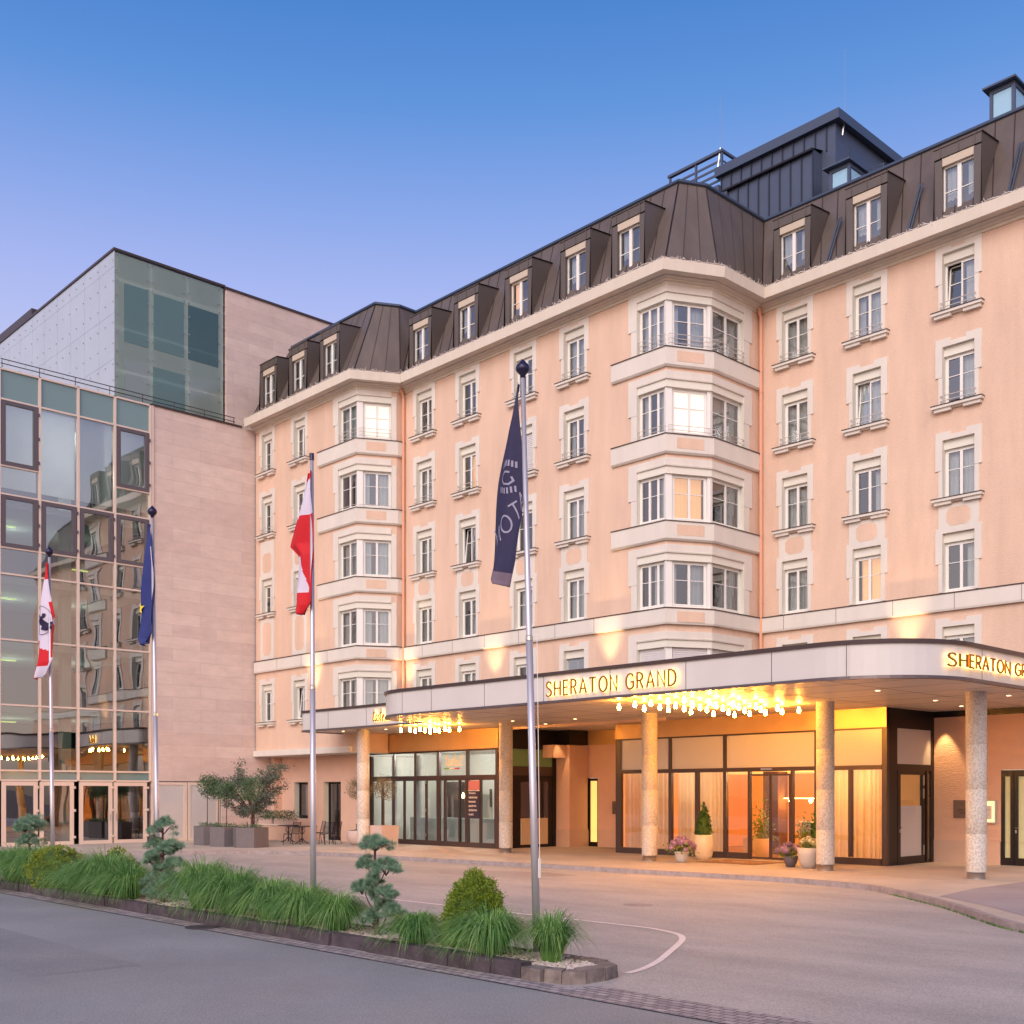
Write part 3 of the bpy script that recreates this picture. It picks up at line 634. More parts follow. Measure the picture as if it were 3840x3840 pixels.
# ---- mansard roof
def offv(path,ns):
    P=[Vector(p).to_2d() for p in path]; E=[]
    for (a,c),n in zip(zip(P,P[1:]),ns):
        d=(c-a).normalized(); N_=Vector((d.y,-d.x)); E.append((a+N_*n,d))
    r=[(E[0][0].x,E[0][0].y)]
    for (p,d),(q,e) in zip(E,E[1:]):
        t=((q-p).x*e.y-(q-p).y*e.x)/(d.x*e.y-d.y*e.x); x=p+d*t; r.append((x.x,x.y))
    p,d=E[-1]; x=p+d*(P[-1]-P[-2]).length; r.append((x.x,x.y)); return r
rb=MB(); n0,zA,n1,zB=.34,19.34,-1.3,22.85
bot=off(FP,n0); NS=[1.3,1.05,.8,1.3,1.05,.8,1.45]; top=offv(FP,[-q for q in NS])
bot[0]=(XL+.05,bot[0][1]); top[0]=(XL+1.0,top[0][1])
for i in range(len(FP)-1): rb.quad((*bot[i],zA),(*bot[i+1],zA),(*top[i+1],zB),(*top[i],zB))
rb.quad((bot[0][0],bot[0][1]+6,zA),(*bot[0],zA),(*top[0],zB),(top[0][0],top[0][1]+6,zB))
for i in range(len(FP)-1):
    a,c=top[i],top[i+1]
    if abs(a[0]-c[0])>.05: rb.quad((*a,zB),(*c,zB),(c[0],46,zB),(a[0],46,zB))
rb.add([(*top[2],zB),(*top[3],zB),(top[3][0],46,zB),(top[2][0],46,zB)],[(0,1,2,3)])
# standing seams
sm=MB()
for i in range(len(FP)-1):
    a=Vector((*bot[i],zA));c=Vector((*bot[i+1],zA)); d=Vector((*top[i],zB)); e=Vector((*top[i+1],zB)); L_=((c-a).length+(e-d).length)/2; k=max(1,round(L_/.58))
    for j in range(k+1):
        t=j/k; sm.tube([a.lerp(c,t)+Vector((0,0,.01)),d.lerp(e,t)+Vector((0,0,.01))],.019 if 0<j<k else .026,4)
roof=hb(rb,'mansard_roof',M['roof']); hb(sm,'standing_seam',M['seam'],roof)
b=MB(); sweep(b,top,[(.03,zB-.06),(.09,zB-.02),(.07,zB+.07),(-.2,zB+.09),(-.2,zB)]); hb(b,'roof_edge',M['roofedge'],roof)
def dormer(fr,uc,cur=None,tilt=None,lit=False):
    W2=.73; n=.22; zb=19.32; zt=21.72; b=MB()
    nb=lambda z: n0-(z-zA)/(zB-zA)*(n0-n1)   # roof slope
    zf=zt+.12
    for s in (-1,1):
        ue=uc+s*W2; ui=uc+s*(W2-.24)
        b.quad(fr.p(ue,zb,n),fr.p(ue,zt,n),fr.p(ue,zf,nb(zf)-.05),fr.p(ue,zb,nb(zb)-.05))
        fr.box(b,ui,ue-s*.001,zb,zt-.35,n-.12,n)
    fr.box(b,uc-W2+.001,uc+W2-.001,21.42,zt,n-.12,n+.01)
    b.quad(fr.p(uc-W2-.03,zt,n+.04),fr.p(uc+W2+.03,zt,n+.04),fr.p(uc+W2+.03,zf,nb(zf)-.1),fr.p(uc-W2-.03,zf,nb(zf)-.1))
    b.quad(fr.p(uc-W2-.03,zt+.03,n+.04),fr.p(uc+W2+.03,zt+.03,n+.04),fr.p(uc+W2+.03,zt,n+.04),fr.p(uc-W2-.03,zt,n+.04))
    b.quad(fr.p(uc-W2-.03,zt+.03,n+.04),fr.p(uc+W2+.03,zt+.03,n+.04),fr.p(uc+W2+.03,zf+.03,nb(zf)-.1),fr.p(uc-W2-.03,zf+.03,nb(zf)-.1))
    for t in (-W2+.2,.03,W2-.2): fr.box(b,uc+t-.012,uc+t+.012,21.42,zt,n+.01,n+.03)
    fr.box(b,uc-W2+.05,uc+W2-.05,zb,21.6,n-1.0,n-.95)
    d=hb(b,'dormer',M['dormer'],roof)
    u0,u1=uc-.5,uc+.5
    fn=Fr((fr.o+fr.n*(n))[:2],(fr.o+fr.n*n+fr.u*fr.L)[:2])
    # window inside the dormer
    b=MB(); zt2=21.16; nn=-.16; fw=.05; z0=zb
    fn.box(b,u0,u0+fw,z0,zt2,nn-.05,nn+.03);fn.box(b,u1-fw,u1,z0,zt2,nn-.05,nn+.03);fn.box(b,u0+fw,u1-fw,z0,z0+fw,nn-.05,nn+.03);fn.box(b,u0+fw,u1-fw,zt2-fw,zt2,nn-.05,nn+.03)
    fn.box(b,uc-.06,uc+.06,z0+fw,zt2-fw,nn-.05,nn+.04)
    for s in (-1,1): fn.box(b,min(uc+s*.06,uc+s*.48),max(uc+s*.06,uc+s*.48),z0+1.05,z0+1.075,nn-.03,nn+.01)
    bx=MB(); fn.box(bx,u0,u1,zt2+.002,21.40,nn-.05,-.02)
    w=hb(b,'dormer_window',M['winframe'],d) if False else hb(b,'dormer_window',M['winframe'],roof)
    hb(bx,'roller_box',M['dbox'],w); b=MB(); fn.plate(b,u0+fw,u1-fw,z0+fw,zt2-fw,nn-.01); hb(b,'window_pane',M['pane'],w)
    curtain(fn,u0+.05,u0+.38,z0,zt2,nn-.15,M['litcurtain'] if lit else M['curtain'],w); curtain(fn,u1-.3,u1-.05,z0,zt2,nn-.15,M['curtain'],w)
for x in (-21.2,-18.45,-15.45,-12.1): dormer(F5,U(F5,x))
for i,x in enumerate((-36.0,-33.15,-30.2,-27.3,-24.85)): dormer(F2,U(F2,x),lit=(i==2))
for x in (-44.75,-42.3,-39.85): dormer(F0,U(F0,x))
b=MB()
for x in (-19.85,-17.0,-13.9): 
    for nn in (0,.09): b.tube([F5.p(U(F5,x)+nn,19.5,.33),F5.p(U(F5,x)+nn*1.0,21.3,-.5)],.028,6)
hb(b,'roof_pipe',M['roofedge'],roof)
# downpipes
for (x,y) in ((V1[0]+.14,V1[1]-.12),(V2[0]+.14,V2[1]-.12)):
    b=MB(); b.tube([(x,y,4.6),(x,y,18.3),(x-.02,y+.02,18.6),(x,y-.12,18.95)],.06,10); 
    for z in (6.5,8.7,11,13.5,16): b.tube([(x,y,z),(x,y,z+.05)],.072,10)
    hb(b,'downpipe',M['pipe'])
# string of lights along the gutter
b=MB(); rr=random.Random(3); gp=off(FP,.62); pts=[]
for i in range(len(gp)-1):
    a=Vector((*gp[i],19.38)); c=Vector((*gp[i+1],19.38)); k=max(2,int((c-a).length/.09))
    for j in range(k): pts.append(a.lerp(c,j/k)+Vector((rr.uniform(-.02,.02),rr.uniform(-.02,.02),rr.uniform(-.025,.035))))
b.tube(pts,.014,4)
for p in pts:
    if rr.random()<1.9:
        q=Vector((rr.uniform(-1,1),rr.uniform(-1,1),rr.uniform(-.4,1))).normalized()*rr.uniform(.06,.13); b.tube([p,p+q],.011,3)
b.build('light_string',M['bars'],label='tangled pale string of small lights lying along the roof gutter',cat='string lights')
# rooftop plant room
PR=empty('rooftop_plant_room',(-22,36,22.85),label='dark navy metal clad plant room standing on the hotel roof',cat='rooftop room')
PV=Vector((-22,36,22.85))
def kid(mb,name,m,par,org,**k):
    r=mb.build(name,m,None,**k)
    for o in (r if isinstance(r,list) else [r]): o.parent=par; o.matrix_parent_inverse=Matrix.Translation(-Vector(org))
    return o
def put(mb,name,m,par,**k): return kid(mb,name,m,par,(0,0,0),**k)
def gk(mb,name,m,par,**k):
    o=mb.build(name,m,None,**k); o.parent=par; return o
b=MB(); b.box(-26.3,-21.35,36.0,41.5,22.9,26.1); b.box(-25.6,-21.9,35.45,36.0,22.9,25.15)
sb=MB(); x=-25.6
while x<-21.9: sb.box(x-.022,x+.022,35.40,35.45,22.9,25.1); x+=.46
x=-26.3
while x<-21.4: sb.box(x-.022,x+.022,35.95,36.0,25.2,26.1); x+=.46
b.box(-28.6,-26.3,35.8,37.5,22.9,25.75)
x=-28.6
while x<-26.3: sb.box(x-.022,x+.022,35.75,35.8,22.9,25.75); x+=.46
pw_=kid(b,'cladding',M['navy'],PR,PV); kid(sb,'cladding_seam',M['navyseam'],PR,PV)
b=MB(); b.box(-26.5,-21.1,35.8,41.7,26.1,26.45); kid(b,'roof_slab',M['roofedge'],PR,PV)
b=MB(); b.quad((-25.75,35.3,25.12),(-21.85,35.3,25.12),(-21.85,36,25.3),(-25.75,36,25.3)); b.box(-25.75,-21.85,35.28,35.34,25.06,25.13); kid(b,'ledge_flashing',M['black'],PR,PV)
b=MB(); b.box(-21.349,-21.33,37.0,38.1,22.9,25.6); kid(b,'door',M['roofedge'],PR,PV)
b=MB()
z=23.3
while z<25.2: b.box(-21.35,-21.3,38.6,40.2,z,z+.06); z+=.14
kid(b,'louvre',M['black'],PR,PV)
b=MB()
for z in (23.5,24.0): b.tube([(-21.2,36.2,z),(-19.6,36.2,z),(-19.6,40,z)],.025,5)
for p in ((-21.2,36.2),(-20.4,36.2),(-19.6,36.2),(-19.6,38),(-19.6,40)): b.tube([(*p,22.9),(*p,24.0)],.025,5)
kid(b,'railing',M['roofedge'],PR,PV)
b=MB()
for z in (26.0,26.25,26.5,26.75): b.box(-28.9,-26.3,36.0,36.04,z,z+.08); b.box(-26.32,-26.28,36.1,37.6,z,z+.05)
for x in (-28.9,-27.6,-26.35): b.box(x,x+.08,35.99,36.06,25.75,27.1)
b.box(-28.95,-26.25,35.95,36.1,27.1,27.2); b.box(-26.35,-26.25,36.1,37.6,27.1,27.2); kid(b,'louvred_screen',M['navy'],PR,PV)
def skylight(x,y,lab,H=1.0):
    t=empty('roof_lantern',(x,y,22.9),label=lab,cat='roof window',group='glazed lanterns on the hotel roof'); o=(x,y,22.9)
    b=MB()
    for dx in (-.35,.35):
        for dy in (0,1.2): b.box(x+dx-.05,x+dx+.05,y+dy-.05,y+dy+.05,22.9,23.0+H)
    b.box(x-.3,x+.3,y-.05,y+.05,22.86+H,23.0+H);b.box(x-.3,x+.3,y-.05,y+.05,22.9,23.0); b.box(x+.3,x+.4,y+.05,y+1.15,22.86+H,23.0+H); kid(b,'frame',M['navy'],t,o)
    b=MB(); b.box(x-.29,x+.29,y-.01,y+.01,23.0,22.86+H); b.box(x+.34,x+.36,y+.05,y+1.15,23.0,22.86+H); kid(b,'glass',mat('lantern_glass',(150,190,214),.08,spec=.9) if 'LG' not in M else M['LG'],t,o)
    b=MB(); b.box(x-.55,x+.5,y-.25,y+1.4,23.0+H,23.06+H); kid(b,'roof',M['navy'],t,o)
skylight(-20.75,35.3,'small glazed roof lantern beside the navy plant room')
skylight(-15.35,35.9,'taller glazed roof lantern at the right end of the roof',1.6)
for i,(x,y,z,h,lab) in enumerate(((-21.2,36.4,26.4,2.4,'thin lightning rod clamped to the plant room roof corner'),(-26.4,36.05,27.2,2.2,'thin lightning rod on the louvred roof screen'))):
    b=MB(); b.tube([(x,y,z),(x,y,z+h)],.008,5); b.tube([(x-.05,y-.1,z-.7),(x,y,z+.1)],.03,6); b.build('lightning_rod',M['steel'],label=lab,cat='lightning rod',group='lightning rods on the roof')
# ---------------------------------------------------------------- glass and stone building on the left
GO=(-46.3,22,0)
GB=empty('office_building',GO,label='modern office building of pink stone slabs and gridded glass, left of the hotel',cat='office building')
g=lambda mb,n,m,par=None,**k: kid(mb,n,m,GB,GO,**k) if par is None else gp_(mb,n,m,par,**k)
def gp_(mb,n,m,par,**k):
    o=mb.build(n,m,None,**k); o.parent=par; o.matrix_parent_inverse=Matrix.Identity(4) if par.parent is None else Matrix.Identity(4); return o
XG=-46.3
b=MB(); GS=Fr((XG,22.1),(XG,29.5))
# (frame normal points to +X)
wall_holes(b,GS,0,GS.L,0,18.95,[(.02,3.36,0,2.64,1,1)],.12)
b.quad((XG,22.1,0),(XG,22.1,18.95),(-47.5,22.1,18.95),(-47.5,22.1,0))
b.box(-60,-47.1,26.16,44,0,25.5)
g(b,'stone_wall',[M['stone'],M['reveal']])
b=MB(); b.box(-47.5,XG+.06,22.1,26.5,18.95,19.03); b.box(-60.1,-47.04,26.1,44.1,25.5,25.6); g(b,'stone_coping',M['mullion'])
YM=[15.75,17.33,18.9,20.47,22.05]
ZH=[0.0,2.63,3.02,5.63,8.22,10.83,11.87,13.98,17.74,18.93]
b=MB()
M['gmull']=mat('champagne_mullion',(226,204,190),.45,metal=.15)
for i,y in enumerate(YM): b.box(XG-.1,XG+.05,y-.05,y+.05,2.63,18.93)
b.box(XG-.1,XG+.05,22.12,22.2,0,18.95)
for k,z in enumerate(ZH[1:]):
    for y0,y1 in zip(YM,YM[1:]): b.box(XG-.1,XG+.045,y0+.05,y1-.05,z-.035,z+.035)
for j,(y0,y1) in enumerate(zip(YM,YM[1:])):
    if j in (0,3): b.box(XG-.1,XG+.045,y0+.05,y1-.05,15.08,15.14)
CW=g(b,'curtain_wall_frame',M['gmull'])
teal=mat('teal_spandrel',(116,142,142),.15,spec=.8)
dk=mat('dark_window_frame',(92,84,90),.45)
def cell(y0,y1,z0,z1,m,n='glass_pane',x=XG-.03):
    b=MB(); b.quad((x,y0+.05,z0+.035),(x,y1-.05,z0+.035),(x,y1-.05,z1-.035),(x,y0+.05,z1-.035)); return kid(b,n,m,CW,(0,0,0))
for j,(y0,y1) in enumerate(zip(YM,YM[1:])):
    cell(y0,y1,17.74,18.93,teal,'spandrel_panel'); cell(y0,y1,2.63,3.02,teal,'spandrel_panel')
    for z0,z1 in ((3.02,5.63),(5.63,8.22),(8.22,10.83),(10.83,11.87)): cell(y0,y1,z0,z1,M['officeglass'])
    if j in (1,2): cell(y0,y1,13.98,17.74,M['officeglass'])
    else: cell(y0,y1,13.98,15.1,M['officeglass'])
    for z0,z1 in ([(15.14,17.7)] if j in (0,3) else [])+[(11.9,13.95)]:
        b=MB(); a,c=y0+.07,y1-.09
        for q in ((a,a+.17,z0,z1),(c-.17,c,z0,z1),(a+.17,c-.17,z0,z0+.15),(a+.17,c-.17,z1-.15,z1)): b.box(XG-.06,XG+.07,*q)
        for k in (.12,.5,.88): zz=z0+(z1-z0)*k; b.box(XG+.03,XG+.1,c+.0,c+.07,zz-.06,zz+.06)
        w=kid(b,'opening_window',dk,CW,(0,0,0)); b=MB(); b.quad((XG+.01,a+.17,z0+.15),(XG+.01,c-.17,z0+.15),(XG+.01,c-.17,z1-.15),(XG+.01,a+.17,z1-.15)); put(b,'window_glass',M['officeglass'],w)
# interior floors, blinds, columns, strip lights
b=MB(); pale=mat('pale_interior',(196,206,198),.8)
for z in (2.75,5.36,7.95,10.55,13.6,17.6): b.box(-54,-46.75,15.8,22.05,z,z+.24)
b.box(-48.4,-48.0,18.9,19.3,0,18.9); b.box(-54,-53.9,15.7,22.1,0,18.9)
g(b,'floor_slab',pale)
b=MB(); b.box(-53.9,-53.8,15.8,22.0,0,18.9); b.box(-53.9,-46.9,22.0,22.04,0,18.9); b.box(-66,-46.4,15.62,15.74,0,18.93); b.box(-54,-46.42,15.75,22.1,18.6,18.9); b.box(-53.9,-46.4,15.8,22,-.02,.02)
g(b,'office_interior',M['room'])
b=MB()
for j,(y0,y1) in enumerate(zip(YM,YM[1:])):
    y=y0+.1
    while y<y1-.1:
        b.quad((-46.60,y,14.3),(-46.55,y+.07,14.3),(-46.55,y+.07,17.7),(-46.60,y,17.7)); y+=.085
g(b,'vertical_blind',leafmat('vertical_blind',(246,240,242),(238,232,238),1,.4))
b=MB(); sg=mat('strip_light',(220,240,120),.5,emis=(215,240,110),es=.9)
for z in (5.1,7.7,10.3,13.35): b.box(-49.2,-49.1,16.5,17.4,z,z+.05)
b.box(-49.2,-49.1,19.8,20.5,11.9,11.95)
g(b,'strip_light',sg)
# glazed doors
for i,(y0,y1) in enumerate(((15.85,17.25),(17.33,18.72),(18.95,20.36),(20.42,21.9))):
    b=MB()
    for q in ((y0,y0+.16,0,2.58),(y1-.16,y1,0,2.58),(y0+.16,y1-.16,0,.14),(y0+.16,y1-.16,2.42,2.58)): b.box(XG-.05,XG+.03,*q)
    ys=y1-.02 if i%2==0 else y0+.02
    if i in (1,3): ys=y1
    for z in (.3,1.4,2.35): b.box(XG+.03,XG+.08,ys-.06,ys+.06,z-.05,z+.05)
    d=g(b,'entrance_door',M['gmull']); b=MB(); b.quad((XG-.01,y0+.16,.14),(XG-.01,y1-.16,.14),(XG-.01,y1-.16,2.42),(XG-.01,y0+.16,2.42)); put(b,'door_glass',M['officeglass'],d)
    b=MB(); yh=y0+.1 if i%2 else y1-.1; b.tube([(XG+.07,yh,.95),(XG+.07,yh,1.25)],.015,6); put(b,'handle',M['steel'],d)
for y0,y1 in ((22.28,23.8),(23.83,25.4)):
    b=MB()
    for q in ((y0,y0+.14,0,2.6),(y1-.14,y1,0,2.6),(y0+.14,y1-.14,0,.12),(y0+.14,y1-.14,2.48,2.6)): b.box(XG-.11,XG-.02,*q)
    b.box(XG-.1,XG-.05,y0+.14,y1-.14,.12,2.48)
    d=g(b,'panel_door',M['gmull']); b=MB(); y=y0+.16
    while y<y1-.2: b.box(XG-.05,XG-.042,y,y+.07,.14,2.46); y+=.078
    put(b,'panel',M['fascia'],d)
# upper glass storey
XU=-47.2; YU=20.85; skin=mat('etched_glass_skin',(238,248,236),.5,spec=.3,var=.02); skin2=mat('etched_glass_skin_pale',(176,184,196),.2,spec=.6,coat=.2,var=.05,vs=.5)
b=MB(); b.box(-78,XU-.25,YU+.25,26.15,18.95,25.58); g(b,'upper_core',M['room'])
b=MB(); b.box(-78.2,XU+.05,YU-.05,26.15,25.6,25.7); g(b,'upper_roof_edge',M['mullion'])
YP=[20.86,22.48,24.21,25.95,26.15]
UP=None
b=MB(); b.box(XU-.2,XU-.1,20.9,26.1,19,25.58); UP=g(b,'upper_window_wall',skin)
dg=mat('upper_window_dark',(104,146,138),.12,spec=.6); mg=mat('upper_window_mid',(168,204,198),.2,spec=.5); lg=mat('upper_window_pale',(240,246,240),.2,spec=.8)
for (y0,y1,z0,z1,m) in ((21.33,22.44,21.81,24.35,mg),(22.69,24.13,21.83,24.31,mg),(24.34,25.85,21.83,24.29,dg),(21.35,22.42,19.2,21.05,lg),(22.65,24.18,19.2,21.05,mg),(24.4,25.85,19.2,21.05,lg)):
    b=MB(); b.box(XU-.1,XU-.07,y0,y1,z0,z1); w=kid(b,'upper_window',m,UP,(0,0,0))
b=MB()
for y0,y1 in zip(YP,YP[1:]):
    for z0,z1 in ((18.97,20.55),(20.57,22.4),(22.42,24.5),(24.52,25.58)): b.quad((XU,y0+.012,z0),(XU,y1-.012,z0),(XU,y1-.012,z1),(XU,y0+.012,z1))
g(b,'glass_skin',glassmat('skin_glass',(.90,.97,.93),-.02,.97,rough=.1))
b=MB()
x=XU
while x>-77:
    for z0,z1 in ((18.97,20.905),(20.915,22.905),(22.915,24.905),(24.915,25.59)): b.box(x-1.562,x-.008,YU,YU+.02,z0,z1)
    x-=1.57
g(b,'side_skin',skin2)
b=MB(); x=XU-.1
while x>-64:
    for z in (19.3,20.0,20.7,21.6,22.5,23.4,24.3,25.2):
        b.box(x-.018,x+.018,YU-.04,YU,z-.018,z+.018)
    x-=.785
for y in YP[:-1]:
    for z in (19.3,20.2,20.75,21.3,22.1,22.9,23.7,24.35,24.75,25.45):
        for d in (-.1,.12): 
            if 20.85<y+d: b.box(XU,XU+.05,y+d-.03,y+d+.03,z-.02,z+.02)
g(b,'skin_fixing',M['steel'])
b=MB(); b.box(-76,-61.5,22.6,25.5,25.7,28.1); g(b,'roof_screen',M['mullion'])
b=MB()
for z in (19.42,19.24): b.tube([(-46.55,15.9,z),(-46.55,26.3,z)],.02,5)
for i in range(8): y=15.95+i*1.47; b.tube([(-46.55,y,18.95),(-46.55,y,19.42)],.016,5)
g(b,'roof_handrail',M['mullion'])
b=MB(); b.box(-60,XG+.03,15.7,22.1,18.93,18.97); g(b,'lower_roof',M['mullion'])
# ---------------------------------------------------------------- canopy
CO=(-24,24,4.6)
CN=empty('entrance_canopy',CO,label='long flat entrance canopy with rounded corners and pale fascia in front of the hotel',cat='canopy')
ck=lambda mb,n,m,par=None,**k: kid(mb,n,m,par or CN,CO if par is None else (0,0,0),**k)
def arc(cx,cy,r,a0,a1,k=14): return [(cx+r*math.cos(R(a0+(a1-a0)*i/k)),cy+r*math.sin(R(a0+(a1-a0)*i/k))) for i in range(k+1)]
CP=arc(-28.5,24.4,2.4,180,270)+arc(-13.55,24.4,2.4,270,360)+[(-11.15,33.1)]
CL=[(-39.15,27.1)]+arc(-38.75,25.4,.4,180,270,6)+[(-31.0,25.0)]
Z0,Z1=4.6,5.43
def canopy_edge(path,nm):
    b=MB(); sweep(b,path,[(-.08,Z0+.05),(0,Z0+.05),(0,Z1-.09),(-.08,Z1-.09)]); f=ck(b,'fascia',M['fascia'])
    b=MB(); sweep(b,path,[(-.1,Z1-.09),(.05,Z1-.09),(.07,Z1),(-.4,Z1+.03)]); ck(b,'top_trim',M['fasciatrim'])
    b=MB(); sweep(b,path,[(-.1,Z0-.02),(.05,Z0-.02),(.04,Z0+.05),(-.1,Z0+.05)]); ck(b,'bottom_trim',M['fasciatrim'])
canopy_edge(CP,'main'); canopy_edge(CL,'low')
def ppoly(mb,pts,z): mb.add([(x,y,z) for x,y in pts],[tuple(range(len(pts)))])
b=MB(); ppoly(b,off(CP,-.02)+[(-31.45,33.1),(-31.45,28.6),(-30.9,28.6)],Z0); ppoly(b,off(CL,-.02)+[(-30.9,28.95),(-39.1,28.95)],Z0+.012); ck(b,'soffit',M['soffit'])
b=MB(); ppoly(b,off(CP,-.05)+[(-31.45,33.1),(-31.45,28.6),(-30.9,28.6)],Z1-.01); ppoly(b,off(CL,-.05)+[(-30.9,28.95),(-39.1,28.95)],Z1-.02); ck(b,'canopy_roof',M['fasciatrim'])
b=MB()
for x in (-28.44,-26.98,-24.53,-22.07,-19.62,-17.14,-14.68,-12.78): b.box(x-.006,x+.006,21.994,22.0,Z0+.05,Z1-.09)
for x in (-37.04,-34.51): b.box(x-.006,x+.006,24.994,25.0,Z0+.05,Z1-.09)
for y in (25.0,27.5,30.0): b.box(-11.15,-11.144,y-.006,y+.006,Z0+.05,Z1-.09)
ck(b,'fascia_joint',M['mullion'])
b=MB()
for x in (-28.4,-25.9,-23.4,-20.9,-18.4,-15.9,-13.4): b.box(x-.008,x+.008,22.2,33,Z0-.003,Z0)
for y in (23.2,24.8,26.4,28.0,29.6): b.box(-30.5,-11.3,y-.006,y+.006,Z0-.003,Z0)
ck(b,'soffit_joint',M['mullion'])
for i,(x,y) in enumerate(((-36.1,26.0),(-29.19,27.2),(-22.61,27.2),(-16.5,27.3),(-12.32,27.3))):
    b=MB(); b.lathe((x,y,0),[(.245,.17),(.245,1.1),(.242,1.102),(.245,1.106),(.245,2.2),(.242,2.202),(.245,2.206),(.245,3.3),(.242,3.302),(.245,3.306),(.245,Z0)],28); c=ck(b,'column',M['column'],smooth=True)
    b=MB(); b.lathe((x,y,0),[(.215,0),(.215,.17),(.255,.175)],28); o=b.build('base_ring',M['steel'],smooth=True); o.parent=c
for x,y in ((-28.2,26.6),(-28.6,28.6),(-26.0,27.4),(-25.6,29.3),(-14.2,29.0),(-13.8,25.2),(-14.6,31.4),(-12.2,28.9),(-35.3,26.5),(-37.6,26.1)):
    b=MB(); b.box(x-.045,x+.045,y-.045,y+.045,Z0-.008,Z0-.004); ck(b,'downlight',M['spot'])
# ---- hanging bulbs
pend=empty('pendant_lamp',(0,0,Z0),label='pear shaped glowing bulb hanging under the main canopy in front of the entrance',cat='lamp',group='glowing pear bulbs in rows under the main canopy')
b=MB(); b.lathe((0,0,0),[(.001,-.26),(.026,-.255),(.042,-.235),(.048,-.205),(.04,-.165),(.027,-.12),(.018,-.085)],12); gk(b,'bulb',M['bulb'],pend,smooth=True)
b=MB(); b.lathe((0,0,0),[(.018,-.09),(.016,-.05),(.006,-.045),(.006,0)],10); gk(b,'lamp_holder',M['gold'],pend)
BP=[(-18.31,20.86),(-17.51,20.52),(-18.21,21.7),(-17.01,20.51),(-17.62,21.59),(-16.45,20.45),(-17.96,22.34),(-17.05,21.49),(-15.92,20.38),(-17.53,22.43),(-18.07,23.41),(-16.62,21.59),(-17.04,22.43),(-17.36,23.14),(-15.93,21.33),(-18.12,24.44),(-16.38,22.2),(-16.86,23.13),(-17.5,24.26),(-15.82,22.11),(-17.98,25.19),(-16.29,23.0),(-16.89,24.1),(-17.46,25.14),(-15.86,23.1),(-16.36,24.05),(-16.97,25.15),(-15.84,24.0),(-16.45,25.13),(-15.85,24.97)]
BP2=[(-29.94,23.1),(-29.52,23.16),(-30.04,23.79),(-29.09,23.24),(-29.51,23.79),(-28.27,23.0),(-30.12,24.51),(-29.04,23.83),(-29.27,24.2),(-28.33,23.67),(-28.71,24.18),(-28.2,24.19)]
for i,(x,y) in enumerate(BP):
    o=pend if i==0 else copy_tree(pend); o.location=(x*1.093,y*1.093,Z0)
for i,(x,y) in enumerate(BP2):
    o=copy_tree(pend); o.location=(x*1.095,y*1.095,Z0); o['label']='pear shaped glowing bulb hanging over the restaurant front'; o['group']='glowing pear bulbs in front of the restaurant'
def ordered(obs,fmt):
    W_=('','second ','third ','fourth ','fifth ','sixth ','seventh ','eighth ','ninth ','tenth ','eleventh ','twelfth ','thirteenth ','fourteenth ','fifteenth ','sixteenth ','seventeenth ','eighteenth ','nineteenth ','twentieth ','twenty-first ','twenty-second ','twenty-third ','twenty-fourth ','twenty-fifth ','twenty-sixth ','twenty-seventh ','twenty-eighth ','twenty-ninth ','thirtieth ')
    key=lambda o:(.6857*o.location.x+.7278*o.location.y)/(-.7278*o.location.x+.6857*o.location.y)
    for i,o in enumerate(sorted(obs,key=key)): o['label']=fmt%('leftmost ' if i==0 else ('rightmost ' if i==len(obs)-1 else W_[i]), '' if i in(0,len(obs)-1) else ' from the left')
PN=[o for o in COL.objects if o.name.startswith('pendant_lamp')]
ordered([o for o in PN if 'rows' in o['group']],'%sglowing pear bulb%s under the main canopy')
ordered([o for o in PN if 'restaurant' in o['group']],'%sglowing pear bulb%s in front of the restaurant')
# ---------------------------------------------------------------- lettering
def letter_mesh(txt,size,thin=0,shear=0,space=1.0,extr=.02,yoff=0,res=4):
    c=bpy.data.curves.new('t','FONT'); c.body=txt; c.size=size; c.extrude=extr; c.offset=thin; c.shear=shear; c.space_character=space; c.resolution_u=res
    o=bpy.data.objects.new('t',c); me=bpy.data.meshes.new_from_object(o); vs=[v.co.copy() for v in me.vertices]; fs=[tuple(p.vertices) for p in me.polygons]
    bpy.data.objects.remove(o); bpy.data.curves.remove(c); bpy.data.meshes.remove(me); return vs,fs
STK={'S':[[(.52,.86),(.40,.97),(.26,1.0),(.12,.95),(.05,.80),(.10,.65),(.26,.54),(.42,.44),(.53,.30),(.50,.13),(.38,.02),(.22,0),(.08,.04),(0,.14)]],
'H':[[(0,0),(0,1)],[(.55,0),(.55,1)],[(0,.5),(.55,.5)]],'E':[[(.42,0),(0,0),(0,1),(.42,1)],[(0,.52),(.38,.52)]],
'R':[[(0,0),(0,1),(.24,1),(.40,.94),(.46,.76),(.40,.58),(.24,.50),(0,.50)],[(.22,.50),(.50,0)]],
'A':[[(0,0),(.31,1),(.62,0)],[(.1,.33),(.52,.33)]],'T':[[(0,1),(.56,1)],[(.28,1),(.28,0)]],
'O':[[(.36+.36*math.sin(a*PI/12),.5+.5*math.cos(a*PI/12)) for a in range(25)]],'N':[[(0,0),(0,1),(.56,0),(.56,1)]],
'G':[[(.62,.85),(.5,.97),(.34,1.0),(.16,.93),(.04,.74),(0,.5),(.04,.26),(.16,.07),(.34,0),(.52,.05),(.63,.16),(.63,.46),(.38,.46)]],
'D':[[(0,0),(0,1),(.22,1),(.44,.9),(.56,.7),(.58,.5),(.56,.3),(.44,.1),(.22,0),(0,0)]],' ':[]}
WD={'S':.54,'H':.55,'E':.42,'R':.5,'A':.62,'T':.56,'O':.72,'N':.56,'G':.64,'D':.58,' ':.18}
